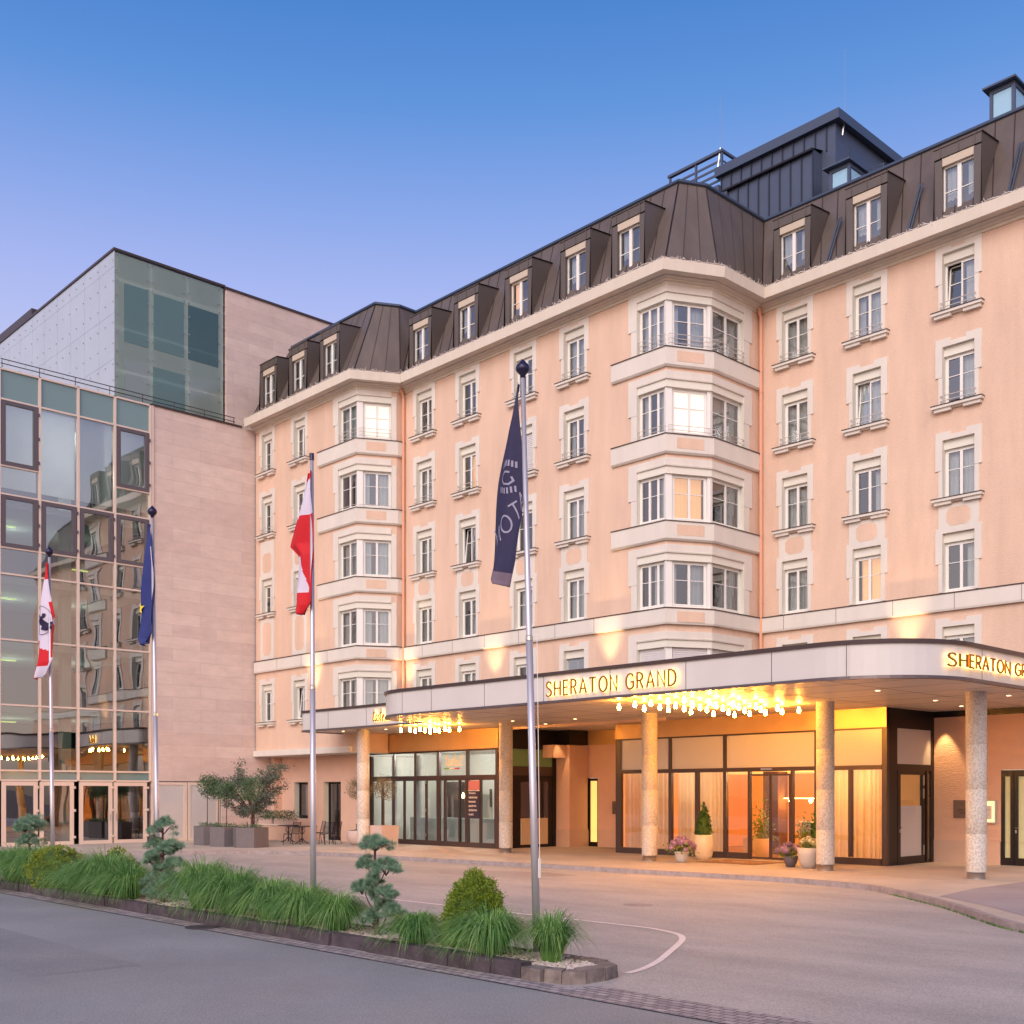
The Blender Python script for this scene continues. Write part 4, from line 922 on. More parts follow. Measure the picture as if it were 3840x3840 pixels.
def stroke_text(txt,h,gap,pen,place,mb,n0,n1,seg=True):
    """place(u,z,n)->xyz ; letters drawn as mitred strokes with depth n0..n1"""
    u=0; parts=[]
    for ch in txt:
        for st in STK[ch]:
            P=[Vector((u+a*h,c*h)) for a,c in st]; 
            if (P[0]-P[-1]).length<1e-6 and len(P)>3: closed=True
            else: closed=False
            k=len(P); L_=[];R_=[]
            for i in range(k):
                if closed: a,c=P[i-1 if i>0 else -2],P[(i+1) if i<k-1 else 1]
                else: a,c=P[max(i-1,0)],P[min(i+1,k-1)]
                d1=(P[i]-a); d2=(c-P[i])
                d1=d1.normalized() if d1.length>1e-9 else d2.normalized(); d2=d2.normalized() if d2.length>1e-9 else d1
                n1_=Vector((-d1.y,d1.x)); n2_=Vector((-d2.y,d2.x)); m=(n1_+n2_)/max(.35,(1+n1_.dot(n2_)))
                L_.append(P[i]+m*pen/2); R_.append(P[i]-m*pen/2)
            for i in range(k-1):
                q=[R_[i],R_[i+1],L_[i+1],L_[i]]
                mb.hexa([place(v.x,v.y,n0) for v in q]+[place(v.x,v.y,n1) for v in q])
        u+=(WD[ch]+gap)*h
    return u
def pathplace(path,s0,z0):
    P=[Vector(p) for p in path]; cum=[0]
    for a,c in zip(P,P[1:]): cum.append(cum[-1]+(c-a).length)
    def f(u,z,n):
        s=max(0,min(cum[-1]-1e-5,s0+u)); i=max(k for k in range(len(cum)-1) if cum[k]<=s); d=(P[i+1]-P[i]).normalized(); q=P[i]+d*(s-cum[i])+Vector((d.y,-d.x))*n
        return (q.x,q.y,z0+z)
    return f,cum
def sign(name,label,cat,txt,h,gap,place,pen,group=None):
    s=empty(name,place(0,0,0),label=label,cat=cat,group=group); o_=place(0,0,0)
    u0=0
    for w in txt.split(' '):
        pl_=(lambda q:(lambda u,z,n:place(u+q,z,n)))(u0)
        b=MB(); stroke_text(w,h,gap,pen,pl_,b,.085,.115); kid(b,'letters',M['gold'],s,o_)
        b=MB(); stroke_text(w,h,gap,pen*.9,pl_,b,.035,.084); kid(b,'light_strip',M['halo'],s,o_)
        u0+=(sum(WD[c]+gap for c in w)+WD[' ']+gap)*h
f,_=pathplace([(-21.87,22.0),(-12,22.0)],0,4.77)
W0=sum(WD[c] for c in 'SHERATON GRAND'); hh=.385; gap=(4.5/hh-W0)/13
sign('canopy_sign','golden backlit capitals SHERATON GRAND on the long straight canopy fascia','sign','SHERATON GRAND',hh,gap,f,.044,'backlit hotel name signs on the canopy')
f0,_=pathplace(arc(-13.55,24.4,2.4,318,360,16)+[(-11.15,33)],.86,4.86)
f=lambda u,z,n:f0(u*1.62,z,n)
sign('canopy_sign','golden backlit capitals SHERATON GRAND round the right-hand corner of the canopy','sign','SHERATON GRAND',.275,.24,f,.036,'backlit hotel name signs on the canopy')
def script_sign(name,label,cat,txt,size,place,thin,n0,n1,front,back,shear=.35,sx=.62):
    s=empty(name,place(0,0,0),label=label,cat=cat); o_=place(0,0,0)
    vs,fs=letter_mesh(txt,size,thin,shear,.86,.5)
    b=MB(); b.add([place(v.x*sx,v.y,n0 if v.z<0 else n1) for v in vs],fs); kid(b,'letters',front,s,o_)
    if back:
        b=MB(); b.add([place(v.x*sx+.02,v.y,(n0-.05) if v.z<0 else n0-.002) for v in vs],fs); kid(b,'light_strip',back,s,o_)
    return s
TASTE=[('t',[[(.16,1.0),(.02,.12),(.1,.0),(.2,.06)],[(-.02,.68),(.34,.78)]]),]
STK.update({'t':[[(.30,1.05),(.12,.15),(.17,.02),(.28,.08)],[(.08,.66),(.42,.76)]],'a':[[(.42,.5),(.28,.56),(.12,.4),(.06,.14),(.14,.0),(.26,.1),(.42,.52),(.36,.1),(.42,.02)]],'s':[[(.38,.5),(.26,.56),(.18,.44),(.28,.28),(.24,.08),(.12,.0),(.02,.06)]],'e':[[(.1,.2),(.24,.26),(.34,.42),(.28,.54),(.16,.48),(.08,.2),(.14,.02),(.3,.08)]],'.':[[(.04,.0),(.07,.06)]],'i':[[(.2,.52),(.08,.08),(.14,.0),(.22,.06)],[(.25,.7),(.27,.76)]]})
WD.update({'t':.27,'a':.38,'s':.3,'e':.32,'.':.12,'i':.2})
def taste(name,label,h,pen,place,front,back,n0,n1):
    s=empty(name,place(0,0,0),label=label,cat='sign'); o_=place(0,0,0)
    b=MB(); stroke_text('taste.it',h,.03,pen,place,b,n0,n1); kid(b,'letters',front,s,o_)
    if back: b=MB(); stroke_text('taste.it',h,.03,pen*.9,place,b,n0-.05,n0-.001); kid(b,'light_strip',back,s,o_)
f,_=pathplace([(-34.0,25.0),(-31,25.0)],0,4.78)
taste('restaurant_sign','golden backlit handwritten taste.it on the lower canopy fascia',.42,.035,f,M['gold'],M['halo'],.08,.11)
f,_=pathplace([(-34.55,28.88),(-31,28.88)],0,3.2)
taste('window_lettering','gold handwritten taste.it with a tricolour bar on the restaurant window',.44,.03,f,mat('gold_print',(236,190,110),.5,emis=(236,180,90),es=.35),None,.0,.006)
# ---------------------------------------------------------------- restaurant front
RO=(-35.5,28.9,0)
RS=empty('restaurant_pavilion',RO,label='dark framed folding glass front of the restaurant under the lower canopy',cat='shop front')
rk=lambda mb,n,m,par=None,**k: kid(mb,n,m,par or RS,RO if par is None else (0,0,0),**k)
TF=Fr((-39.6,28.9),(-31.4,28.9)); ux=lambda x:x+39.6
b=MB(); TF.box(b,0,TF.L,3.86,Z0,-.1,.06); TF.box(b,0,TF.L,3.83,3.86,-.1,.08); rk(b,'metal_band',M['bronze'])
b=MB()
for x,w in ((-39.55,.1),(-34.99,.1),(-33.24,.1),(-31.5,.16)): TF.box(b,ux(x)-w/2,ux(x)+w/2,0,3.83,-.1,.02)
for x in (-37.91,-36.51): TF.box(b,ux(x)-.03,ux(x)+.03,2.82,3.83,-.06,.015)
TF.box(b,.1,TF.L-.18,2.7,2.82,-.09,.03); TF.box(b,.1,TF.L-.18,3.76,3.829,-.09,.018); TF.box(b,.1,TF.L-.18,0,.1,-.09,.018)
rk(b,'mullion_frame',M['mullion'])
dx=[-39.5,-38.75,-37.98,-37.23,-36.53,-35.78,-35.05]
for a,c in list(zip(dx,dx[1:]))+[(-34.93,-34.6),(-34.58,-33.7),(-33.68,-33.3),(-33.18,-32.46),(-32.44,-31.6)]:
    b=MB(); a,c=ux(a),ux(c); t=.05
    TF.box(b,a,a+t,.1,2.7,-.06,.012);TF.box(b,c-t,c,.1,2.7,-.06,.012);TF.box(b,a+t,c-t,.1,.2,-.06,.012);TF.box(b,a+t,c-t,2.62,2.7,-.06,.012)
    d=rk(b,'folding_door',M['mullion']); b=MB(); TF.plate(b,a+t,c-t,.2,2.62,-.02); put(b,'door_glass',M['shopglass'],d)
b=MB()
for a,c in ((-39.5,-37.94),(-37.88,-36.54),(-36.48,-35.05),(-34.93,-33.3),(-33.18,-31.6)): TF.plate(b,ux(a),ux(c),2.82,3.76,-.02)
rk(b,'upper_glass',M['shopglass'])
b=MB(); TF.box(b,ux(-33.6),ux(-33.56),.25,2.6,.02,.06); rk(b,'door_pull',M['black'])
b=MB()
for z in (.35,1.35,2.5): TF.box(b,ux(-35.83),ux(-35.76),z,z+.14,.012,.03)
rk(b,'hinge',M['steel'])
# interior
pal=mat('restaurant_wall',(222,224,218),.8); cnt=mat('restaurant_counter',(176,186,186),.5)
b=MB(); b.box(-39.5,-31.6,33.5,33.6,0,3.9); b.box(-39.6,-39.5,29.0,33.6,0,3.9); b.box(-31.6,-31.5,29.1,33.6,0,3.9); b.box(-39.5,-31.6,29,33.5,3.86,3.9); rk(b,'interior_walls',pal)
b=MB(); b.box(-39.5,-31.6,29,33.5,-.01,.015); rk(b,'interior_floor',M['pave'])
b=MB(); b.box(-38.6,-32.0,30.3,30.8,0,1.08); rk(b,'counter',cnt)
b=MB(); b.box(-37.6,-36.7,31.5,32.5,0,2.6); b.box(-34.6,-33.9,32.4,32.6,1.4,2.4); b.box(-37.5,-37.4,30.9,30.95,1.08,2.0); b.box(-36.9,-36.8,33.4,33.45,1.5,2.3);rk(b,'dark_fittings',M['mullion'])
for sx,ph in ((-37.1,0),(-35.7,1),(-38.7,2)):
    b=MB(); 
    for i in range(7):
        xa=sx+i*.05; b.quad((xa,29.35+.03*math.sin(i*2),.1),(xa+.05,29.35+.03*math.sin(i*2+2),.1),(xa+.05+.04*math.sin(ph),29.35+.03*math.sin(i*2+2),3.7),(xa+.04*math.sin(ph),29.35+.03*math.sin(i*2),3.7))
    rk(b,'drape',M['curtain'])
b=MB(); b.lathe((-35.9,31.0,1.9),[(.05,0),(.08,.1),(.02,.25)],10); rk(b,'table_lamp',M['spot'])
# poster
PS=empty('window_poster',(-32.8,28.86,1.13),label='dark poster with white lines about homemade pasta in the restaurant window',cat='poster')
b=MB(); b.box(-33.12,-32.47,28.87,28.878,1.13,2.2); kid(b,'poster_sheet',mat('poster_dark',(46,36,58),.6),PS,(-32.8,28.86,1.13))
b=MB(); b.box(-33.12,-32.47,28.87,28.878,2.24,2.6); kid(b,'red_sheet',mat('poster_red',(176,110,110),.6),PS,(-32.8,28.86,1.13))
b=MB()
for i,t in enumerate(('We love to','make the best','homemade','pasta for the','city that loves','to eat it.')):
    vs,fs=letter_mesh(t,.125,.002,0,.9,.001,res=2); b.add([(-33.1+v.x*.78,28.864-v.z,2.08-i*.165+v.y) for v in vs],fs)
kid(b,'poster_text',M['trim'],PS,(-32.8,28.86,1.13))
b=MB(); b.box(-33.12,-32.47,28.868,28.876,2.2,2.225); kid(b,'white_bar',M['trim'],PS,(-32.8,28.86,1.13))
TB=empty('tricolour_bar',(-34.1,28.88,3.07),label='small green white red bar under the window lettering',cat='sticker')
for i,(c) in enumerate(((120,170,90),(236,226,190),(200,60,60))):
    b=MB(); b.box(-34.6+i*.32,-34.29+i*.32,28.865,28.872,3.06,3.12); kid(b,'stripe',mat('stripe_%d'%i,c,.5),TB,(-34.1,28.88,3.07))
# ---------------------------------------------------------------- recess between restaurant and lobby
XD=-31.35
RD=empty('side_door',(XD,30.8,0),label='dark brown side door with green panel above, in the recess between restaurant and lobby',cat='door'); RDO=(XD,30.8,0)
DF=Fr((XD,28.96),(XD,31.95)); dk_=lambda mb,n,m:kid(mb,n,m,RD,RDO)
b=MB(); DF.box(b,0,DF.L,0,2.8,-.1,-.02); DF.box(b,0,.25,2.8,Z0,-.1,.0); DF.box(b,DF.L-.2,DF.L,0,Z0,-.1,.0); DF.box(b,.25,DF.L-.2,3.82,Z0,-.1,.0); dk_(b,'door_frame',M['black'])
b=MB(); DF.box(b,.25,DF.L-.2,3.15,3.82,-.1,-.03); dk_(b,'green_panel',mat('green_glass',(112,150,112),.25))
b=MB(); DF.box(b,.25,DF.L-.2,2.8,3.15,-.1,-.01); dk_(b,'grey_panel',M['mullion'])
b=MB(); DF.box(b,1.05,2.5,.12,1.14,-.02,.02); u=1.05
while u<2.48: DF.box(b,u,u+.03,.14,1.12,.02,.032); u+=.06
dk_(b,'ribbed_panel',mat('ribbed_cream_panel',(206,182,150),.6))
b=MB(); DF.plate(b,1.05,2.15,1.16,2.55,-.015); DF.plate(b,2.3,2.55,1.16,2.55,-.015); dk_(b,'door_glass',mat('dark_door_glass',(70,66,84),.1,spec=.9))
RW=empty('recess_wall',(-29,33,0),label='warm lit plaster wall with stone plinth at the back of the entrance recess',cat='wall'); RWO=(-29,33,0)
rw=lambda mb,n,m,par=None:kid(mb,n,m,par or RW,RWO if par is None else (0,0,0))
b=MB(); PF=Fr((-31.34,31.95),(-30.62,31.95)); PF.box(b,0,PF.L,.68,4.0,-1.12,0); b.box(-31.36,-30.8,31.2,31.949,3.5,4.0)
BF=Fr((-30.62,33.0),(-26.6,33.0)); wall_holes(b,BF,0,BF.L,.68,4.02,[(-.0,.54,.68,2.72,1,1,0)],.15)
rw(b,'plaster',[M['peach'],M['peach']])
b=MB(); PF.box(b,-.0,PF.L+.02,0,.68,-1.12,.02); BF.box(b,.56,BF.L,0,.68,-.1,.02); rw(b,'plinth',M['plinth'])
b=MB(); b.box(-31.3,-26.6,33.0,33.2,4.02,Z0); rw(b,'header_band',M['bronze'])
b=MB(); b.box(-31.5,-30.6,31.955,32.98,4.02,Z0-.005); rw(b,'dark_header',M['black'])
LD=empty('lit_glass_door',(-30.3,33,0),label='narrow glass door glowing yellow at the back of the recess',cat='door'); LO=(-30.3,33,0)
b=MB(); 
for q in ((0,.09,0,2.7),(.47,.54,0,2.7),(.09,.47,0,.18),(.09,.47,2.6,2.7)): BF.box(b,*q,-.12,-.04)
kid(b,'door_frame',M['black'],LD,LO)
b=MB(); BF.plate(b,.09,.47,.18,2.6,-.08); kid(b,'lit_glass',mat('lit_corridor_glass',(255,220,120),.5,emis=(255,206,118),es=1.0),LD,LO)
def plaque(x,y,z,w,h,lab,lines,m=None):
    p=empty('wall_plaque',(x,y,z),label=lab,cat='plaque',group='hotel plaques beside the doors'); o=(x,y,z)
    b=MB(); b.box(x,x+w,y-.025,y,z,z+h); kid(b,'plate',mat('plaque_bronze',(120,100,92),.35,metal=.5) if 'pq' not in M else M['pq'],p,o)
    b=MB(); k=16
    for i in range(k):
        a0,a1=2*PI*i/k,2*PI*(i+1)/k; c=(x+w/2,z+h*.78)
        b.quad(*[(c[0]+r_*math.cos(a),y-.028,c[1]+r_*math.sin(a)) for a,r_ in ((a0,.05),(a1,.05),(a1,.042),(a0,.042))])
    b.box(x+w/2-.03,x+w/2+.03,y-.028,y-.026,z+h*.78-.006,z+h*.78+.006)
    for i,(t,s,dz) in enumerate(lines):
        pl=lambda u,zz,n:(x+w/2-(sum(WD[c] for c in t)+.2*(len(t)-1))*s/2+u,y-.026-n,z+dz+zz); stroke_text(t,s,.2,s*.12,pl,b,0,.004)
    kid(b,'engraving',M['mullion'],p,o)
plaque(-29.28,32.98,1.3,.42,.5,'small bronze plaque on the recess wall, half hidden by the lobby corner',[('SHERATON',.038,.2),('GRAND',.038,.13)])
# ---------------------------------------------------------------- lobby pavilion
LO_=(-21.5,30.2,0)
LP=empty('lobby_pavilion',LO_,label='glazed lobby front with sliding doors and curtained windows under the main canopy',cat='entrance')
lk=lambda mb,n,m,par=None,**k: kid(mb,n,m,par or LP,LO_ if par is None else (0,0,0),**k)
LF=Fr((-26.65,30.2),(-16.25,30.2)); lx=lambda x:x+26.65
b=MB(); LF.box(b,0,LF.L,4.03,Z0,-.12,.03); lk(b,'metal_band',M['bronze'])
b=MB()
for x,w,z0,z1 in ((-26.53,.24,0,4.03),(-24.2,.12,0,4.0),(-23.08,.12,.22,2.8),(-21.94,.12,0,4.0),(-21.0,.08,0,2.8),(-19.42,.08,0,2.8),(-18.57,.1,0,4.0),(-17.43,.1,.22,2.8),(-16.32,.16,0,4.03)):
    LF.box(b,lx(x)-w/2,lx(x)+w/2,z0,z1,-.12,.02)
LF.box(b,.25,LF.L-.17,2.8,2.93,-.1,.03); LF.box(b,.25,LF.L-.17,3.98,4.029,-.1,.015)
LF.box(b,.25,lx(-21.95),0,.2,-.1,.04); LF.box(b,lx(-18.6),LF.L-.17,0,.2,-.1,.04); LF.box(b,lx(-21.88),lx(-21.04),0,.2,-.09,.035)
lk(b,'mullion_frame',M['mullion'])
b=MB()
for a,c in ((-26.41,-24.26),(-24.14,-22.0),(-21.88,-18.62),(-18.52,-16.4)): LF.box(b,lx(a),lx(c),2.93,3.98,-.05,-.03)
lk(b,'frosted_panel',M['frost'])
b=MB()
for a,c in ((-26.41,-24.26),(-24.14,-23.14),(-23.02,-22.0),(-21.88,-21.04),(-18.52,-17.48),(-17.38,-16.4),(-19.38,-18.62)): LF.plate(b,lx(a),lx(c),.2,2.8,-.03)
lk(b,'window_glass',M['shopglass'])
for a,c in ((-20.93,-20.18),(-20.17,-19.46)):
    b=MB(); a,c=lx(a),lx(c)
    for q in ((a,a+.045,.03,2.72),(c-.045,c,.03,2.72),(a+.045,c-.045,.03,.09),(a+.045,c-.045,2.66,2.72)): LF.box(b,*q,.0,.035)
    d=lk(b,'sliding_door',M['mullion']); b=MB(); LF.plate(b,a+.045,c-.045,.09,2.66,.016); put(b,'door_glass',M['shopglass'],d)
b=MB(); LF.box(b,lx(-20.5),lx(-20.1),2.84,2.9,.03,.09); lk(b,'door_sensor',M['steel'])
LCM=leafmat('lobby_curtain',(244,230,206),(232,216,190),1,.5)
for a,c in ((-26.38,-24.28),(-24.0,-23.1),(-23.12,-21.98),(-18.6,-17.42),(-17.42,-16.34)):
    b=MB(); k=int((c-a)/.03)
    for i in range(k):
        xa=a+(c-a)*i/k; xb=a+(c-a)*(i+1)/k; f_=lambda t:30.40+.045*math.sin(t*34+math.sin(t*9)*1.5)
        b.quad((xa,f_(xa),.1),(xb,f_(xb),.1),(xb,f_(xb),2.85),(xa,f_(xa),2.85))
    lk(b,'curtain',LCM,smooth=True)
# side face with door
SF=Fr((-16.25,30.2),(-16.25,33.15))
b=MB(); SF.box(b,0,.62,0,Z0,-.1,.0); SF.box(b,.62,2.72,2.78,2.97,-.1,.0); SF.box(b,2.72,2.95,0,Z0,-.1,.001); SF.box(b,.62,2.72,4.02,Z0,-.1,.0); SF.box(b,.62,2.72,0,.04,-.1,.0)
lk(b,'side_frame',M['black'])
b=MB(); SF.box(b,.62,2.72,2.97,4.02,-.06,-.02); lk(b,'side_frosted_panel',M['frost'])
b=MB()
for q in ((.62,.8,.04,2.78),(2.15,2.3,.04,2.78),(.8,2.15,.04,.24),(.8,2.15,2.66,2.78)): SF.box(b,*q,-.08,.01)
SF.box(b,2.42,2.5,.04,2.78,-.08,.0)
sd=lk(b,'side_entrance_door',M['black'])
b=MB(); SF.plate(b,.8,2.15,1.74,2.66,-.03); SF.plate(b,2.5,2.72,.1,2.7,-.03); put(b,'door_glass',M['shopglass'],sd)
b=MB(); SF.box(b,.8,2.15,.24,1.735,-.05,-.03); put(b,'frosted_glass',M['frost'],sd)
def lever(fr,u,z,par,s=1):
    b=MB(); p=lambda a,c,n:fr.p(u+a,z+c,n); b.tube([p(0,0,0),p(0,0,.06),p(s*.13,0,.065)],.012,6); fr.box(b,u-.02,u+.02,z-.15,z-.06,0,.02); put(b,'handle',M['steel'],par)
lever(SF,.74,1.1,sd)
b=MB(); 
for z in (.25,1.95,2.35): SF.box(b,2.18,2.23,z,z+.3,.01,.03)
put(b,'hinge',M['steel'],sd)
# lobby interior
lf=mat('lobby_floor',(150,110,80),.3)
b=MB(); b.box(-26.5,-16.4,30.3,37.5,-.01,.012); lk(b,'lobby_floor',lf)
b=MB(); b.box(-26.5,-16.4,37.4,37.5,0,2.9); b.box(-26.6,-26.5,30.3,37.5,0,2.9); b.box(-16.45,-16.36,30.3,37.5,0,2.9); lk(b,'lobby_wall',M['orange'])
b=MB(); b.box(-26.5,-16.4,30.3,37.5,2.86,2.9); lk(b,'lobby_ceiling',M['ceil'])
b=MB(); b.box(-21.6,-18.4,34.2,34.8,0,1.1); b.box(-19.9,-18.7,36.6,36.7,1.2,2.1); b.box(-22.5,-21.9,33.2,33.8,0,2.86); lk(b,'reception_desk',M['bark'])
b=MB(); b.box(-19.75,-18.9,34.1,34.14,1.2,1.75); b.box(-22.4,-22.3,36.9,37.3,.9,2.2); lk(b,'display_screen',M['black'])
b=MB(); b.box(-21.7,-18.3,34.1,34.2,1.1,1.14); b.box(-20.6,-18.0,32.9,32.94,.92,.95); b.box(-22.0,-17.6,37.3,37.38,1.5,1.54); lk(b,'pale_shelf',M['trim'])
b=MB(); b.box(-18.1,-17.4,33.0,33.6,0,.95); b.box(-23.9,-23.0,34.0,35.2,0,.5); lk(b,'lobby_furniture',M['plinth'])
b=MB(); b.box(-22.6,-18.0,33.55,33.6,1.92,1.95); lk(b,'lamp_rail',M['spot'])
for x in (-21.6,-20.8,-19.9,-19.1):
    b=MB(); b.lathe((x,33.5,1.78),[(.01,0),(.06,.05),(.06,.1),(.01,.14)],8); lk(b,'rail_lamp',M['bulb'])
for x in (-18.3,-17.1,-21.4):
    b=MB(); b.lathe((x,31.0,2.83),[(.0,0),(.07,.0),(.07,.02)],10); lk(b,'ceiling_lamp',M['bulb'])
def pl(name,loc,e,col=(1,.68,.36),r=.04):
    l=bpy.data.lights.new(name,'POINT'); l.energy=e; l.color=col; l.shadow_soft_size=r; o=bpy.data.objects.new(name,l); COL.objects.link(o); o.location=loc; return o
pl('lobby_light',(-20.5,32.6,2.8),150,(1,.66,.32)); pl('lobby_light',(-18.6,32.6,2.8),26,(1,.72,.5)); pl('lobby_light',(-23.8,31.6,2.8),60,(1,.8,.6)); pl('lobby_light',(-17.4,31.4,2.8),26,(1,.8,.6))
for z in (16.3,):
    pl('office_fill',(-49.3,18.9,z),260,(1,.96,.94))  # unseen lamp added behind the blinds to whiten them
for z in (5.0,7.6,10.2,13.3): pl('office_fill',(-50.5,17.6,z-.3),16,(.95,1,.85)); pl('office_fill',(-50.5,20.4,z-.3),12,(.95,1,.88))  # added unseen fill on each floor so the interior shows
pl('restaurant_light',(-36.5,30.2,3.8),280,(1,.95,.85)); pl('restaurant_light',(-33.2,30.2,3.8),240,(1,.95,.85))
# right-hand ground floor wall
GW=empty('entrance_side_wall',(-14,33.1,0),label='peach plaster wall with stone plinth at the right end under the canopy',cat='wall'); GWO=(-14,33.1,0)
WF=Fr((-16.25,33.1),(-6,33.1)); wx=lambda x:x+16.25
b=MB(); wall_holes(b,WF,0,WF.L,.68,4.55,[(wx(-14.2),wx(-12.2),.68,2.8)],.12); kid(b,'plaster',[M['rough'],M['peach']],GW,GWO)
b=MB(); WF.box(b,0,wx(-14.22),0,.68,-.1,.02); WF.box(b,wx(-12.18),WF.L,0,.68,-.1,.02); WF.box(b,.0,wx(-14.22),.665,.68,.02,.024); kid(b,'plinth',M['plinth'],GW,GWO)
b=MB(); WF.box(b,-.2,WF.L,4.42,Z0+.1,0,.03); kid(b,'dark_band',M['black'],GW,GWO)
DD=empty('double_door',(-13.2,33.1,0),label='black framed double door with frosted glass at the right edge',cat='door'); DO=(-13.2,33.1,0)
for i,(a,c) in enumerate(((-14.2,-13.83),(-13.81,-12.2))):
    b=MB(); a,c=wx(a),wx(c); t=.1
    for q in ((a,a+t,0,2.78),(c-t,c,0,2.78),(a+t,c-t,0,.22),(a+t,c-t,2.6,2.78)): WF.box(b,*q,-.1,.0)
    d=kid(b,'door_leaf',M['black'],DD,DO); b=MB(); WF.plate(b,a+t,c-t,.22,2.6,-.05); put(b,'frosted_glass',mat('greenish_frosted_glass',(190,190,150),.4,emis=(220,205,140),es=.12),d)
lever(WF,wx(-13.76),1.1,d)
M['pq']=mat('plaque_bronze',(120,100,92),.35,metal=.5)
plaque(-15.62,33.08,1.36,.56,.54,'bronze hotel plaque on the lit wall left of the front column',[('SHERATON',.05,.22),('GRAND',.05,.13)])
MC=empty('menu_case',(-14.5,33.1,1.25),label='brightly lit glass menu case on the wall beside the double door',cat='menu case'); MO=(-14.5,33.1,1.25)
b=MB(); b.box(-14.78,-14.32,33.0,33.08,1.22,1.9); kid(b,'case',M['frost'],MC,MO)
b=MB(); b.box(-14.75,-14.35,32.985,32.999,1.26,1.87); kid(b,'lit_back',mat('menu_light',(255,225,160),.5,emis=(255,224,160),es=1.1),MC,MO)
b=MB(); b.box(-14.7,-14.42,32.975,32.984,1.34,1.74); 
kid(b,'menu_sheet',M['trim'],MC,MO)
b=MB()
for i in range(7): b.box(-14.66,-14.66+.12+.08*((i*7)%3)/2,32.97,32.974,1.4+i*.045,1.405+i*.045)
kid(b,'menu_lines',M['mullion'],MC,MO)
# spots that wash the walls
def spot(name,loc,to,e,ang,col=(1,.72,.38),blend=.6,r=.03):
    l=bpy.data.lights.new(name,'SPOT'); l.energy=e; l.spot_size=R(ang); l.spot_blend=blend; l.color=col; l.shadow_soft_size=r; o=bpy.data.objects.new(name,l); COL.objects.link(o); o.location=loc
    o.rotation_euler=(Vector(to)-Vector(loc)).to_track_quat('-Z','Y').to_euler(); return o
def fixture(x,y,lab):
    b=MB(); b.lathe((x,y,5.43),[(.09,0),(.09,.18),(.06,.2)],12); b.build('wall_uplight',M['darkmetal'],label=lab,cat='uplight',group='uplights on the canopy roof washing the hotel wall')
for x,y,lab in ((-17.1,Y2,'below the belt, right wing'),(-31.7,Y1,'below the belt, middle wing'),(-25.85,Y1,'just left of the large corner bay'),(-37.0,Y1,'beside the left downpipe'),(-41.3,Y0,'')):
    spot('uplight',(x,y-.8,5.62),(x,y+.1,8.2),640,40,(1,.66,.34),1.0,.12)
    if x>-41: fixture(x,y-.75,'small dark uplight on the canopy roof '+lab)
spot('wall_spot',(-15.9,32.72,4.56),(-15.85,33.1,0.9),330,50,(1,.62,.26),.5)
spot('wall_spot',(-30.95,31.1,4.56),(-31.0,31.2,0),9,50,(1,.6,.26)); spot('wall_spot',(-30.5,31.3,4.56),(-30.75,32.0,0.9),110,52,(1,.6,.26))
for (x,y) in ((-36.1,26.0),(-16.5,27.3)): pass
# ---------------------------------------------------------------- flagpoles and flags
def flagpole(base,topx,ztop,lab,finial=True,zj=3.2):
    x,y=base; t=empty('flagpole',(x,y,0),label=lab,cat='flagpole',group='row of silver flagpoles in the planting island')
    k=(topx-x)/(ztop-.1); px=lambda z:k*(z-.1)
    b=MB(); b.tube([(px(-.1),0,-.1),(px(zj),0,zj)],[.052,.046],14); gk(b,'lower_tube',M['pole'],t,smooth=True)
    b=MB(); b.tube([(px(zj),0,zj),(px(zj+.06),0,zj+.06),(px(ztop),0,ztop)],[.046,.041,.031],14); gk(b,'upper_tube',M['pole'],t,smooth=True)
    b=MB(); b.tube([(px(zj)-.0,0,zj-.02),(px(zj),0,zj+.03)],.050,14); gk(b,'joint_collar',M['steel'],t)
    if finial:
        b=MB(); b.lathe((px(ztop),0,ztop),[(.0,-.02),(.032,.0),(.035,.04),(.085,.09),(.098,.13),(.085,.17),(.04,.215),(.018,.24),(.0,.26)],16); gk(b,'finial',M['darkfin'],t,smooth=True)
    else:
        b=MB(); b.lathe((px(ztop),0,ztop),[(.04,-.08),(.04,.03),(.0,.035)],12); gk(b,'cap',M['darkfin'],t)
    return t
YF=10.4
p1=flagpole((-10.56,YF),-10.83,7.64,'front silver flagpole with navy hotel flag at the bare end of the island',zj=4.15)
b=MB(); b.tube([(.07,-.02,1.0),(.09,-.04,1.5),(.08,-.05,2.6),(.05,-.05,4.2)],.006,4); b.tube([(.08,-.03,1.0),(.1,-.05,1.25)],.02,5); gk(b,'halyard',M['trim'],p1)
flagpole((-15.84,YF),-15.89,7.72,'silver flagpole with cut-off flat top carrying the red white red flag',finial=False,zj=3.85)
flagpole((-21.48,YF),-21.74,7.72,'silver flagpole with the blue starred flag beside the stone wall',zj=3.7)
flagpole((-26.95,YF),-27.17,7.75,'leftmost silver flagpole, with the red white bear flag',zj=3.6)
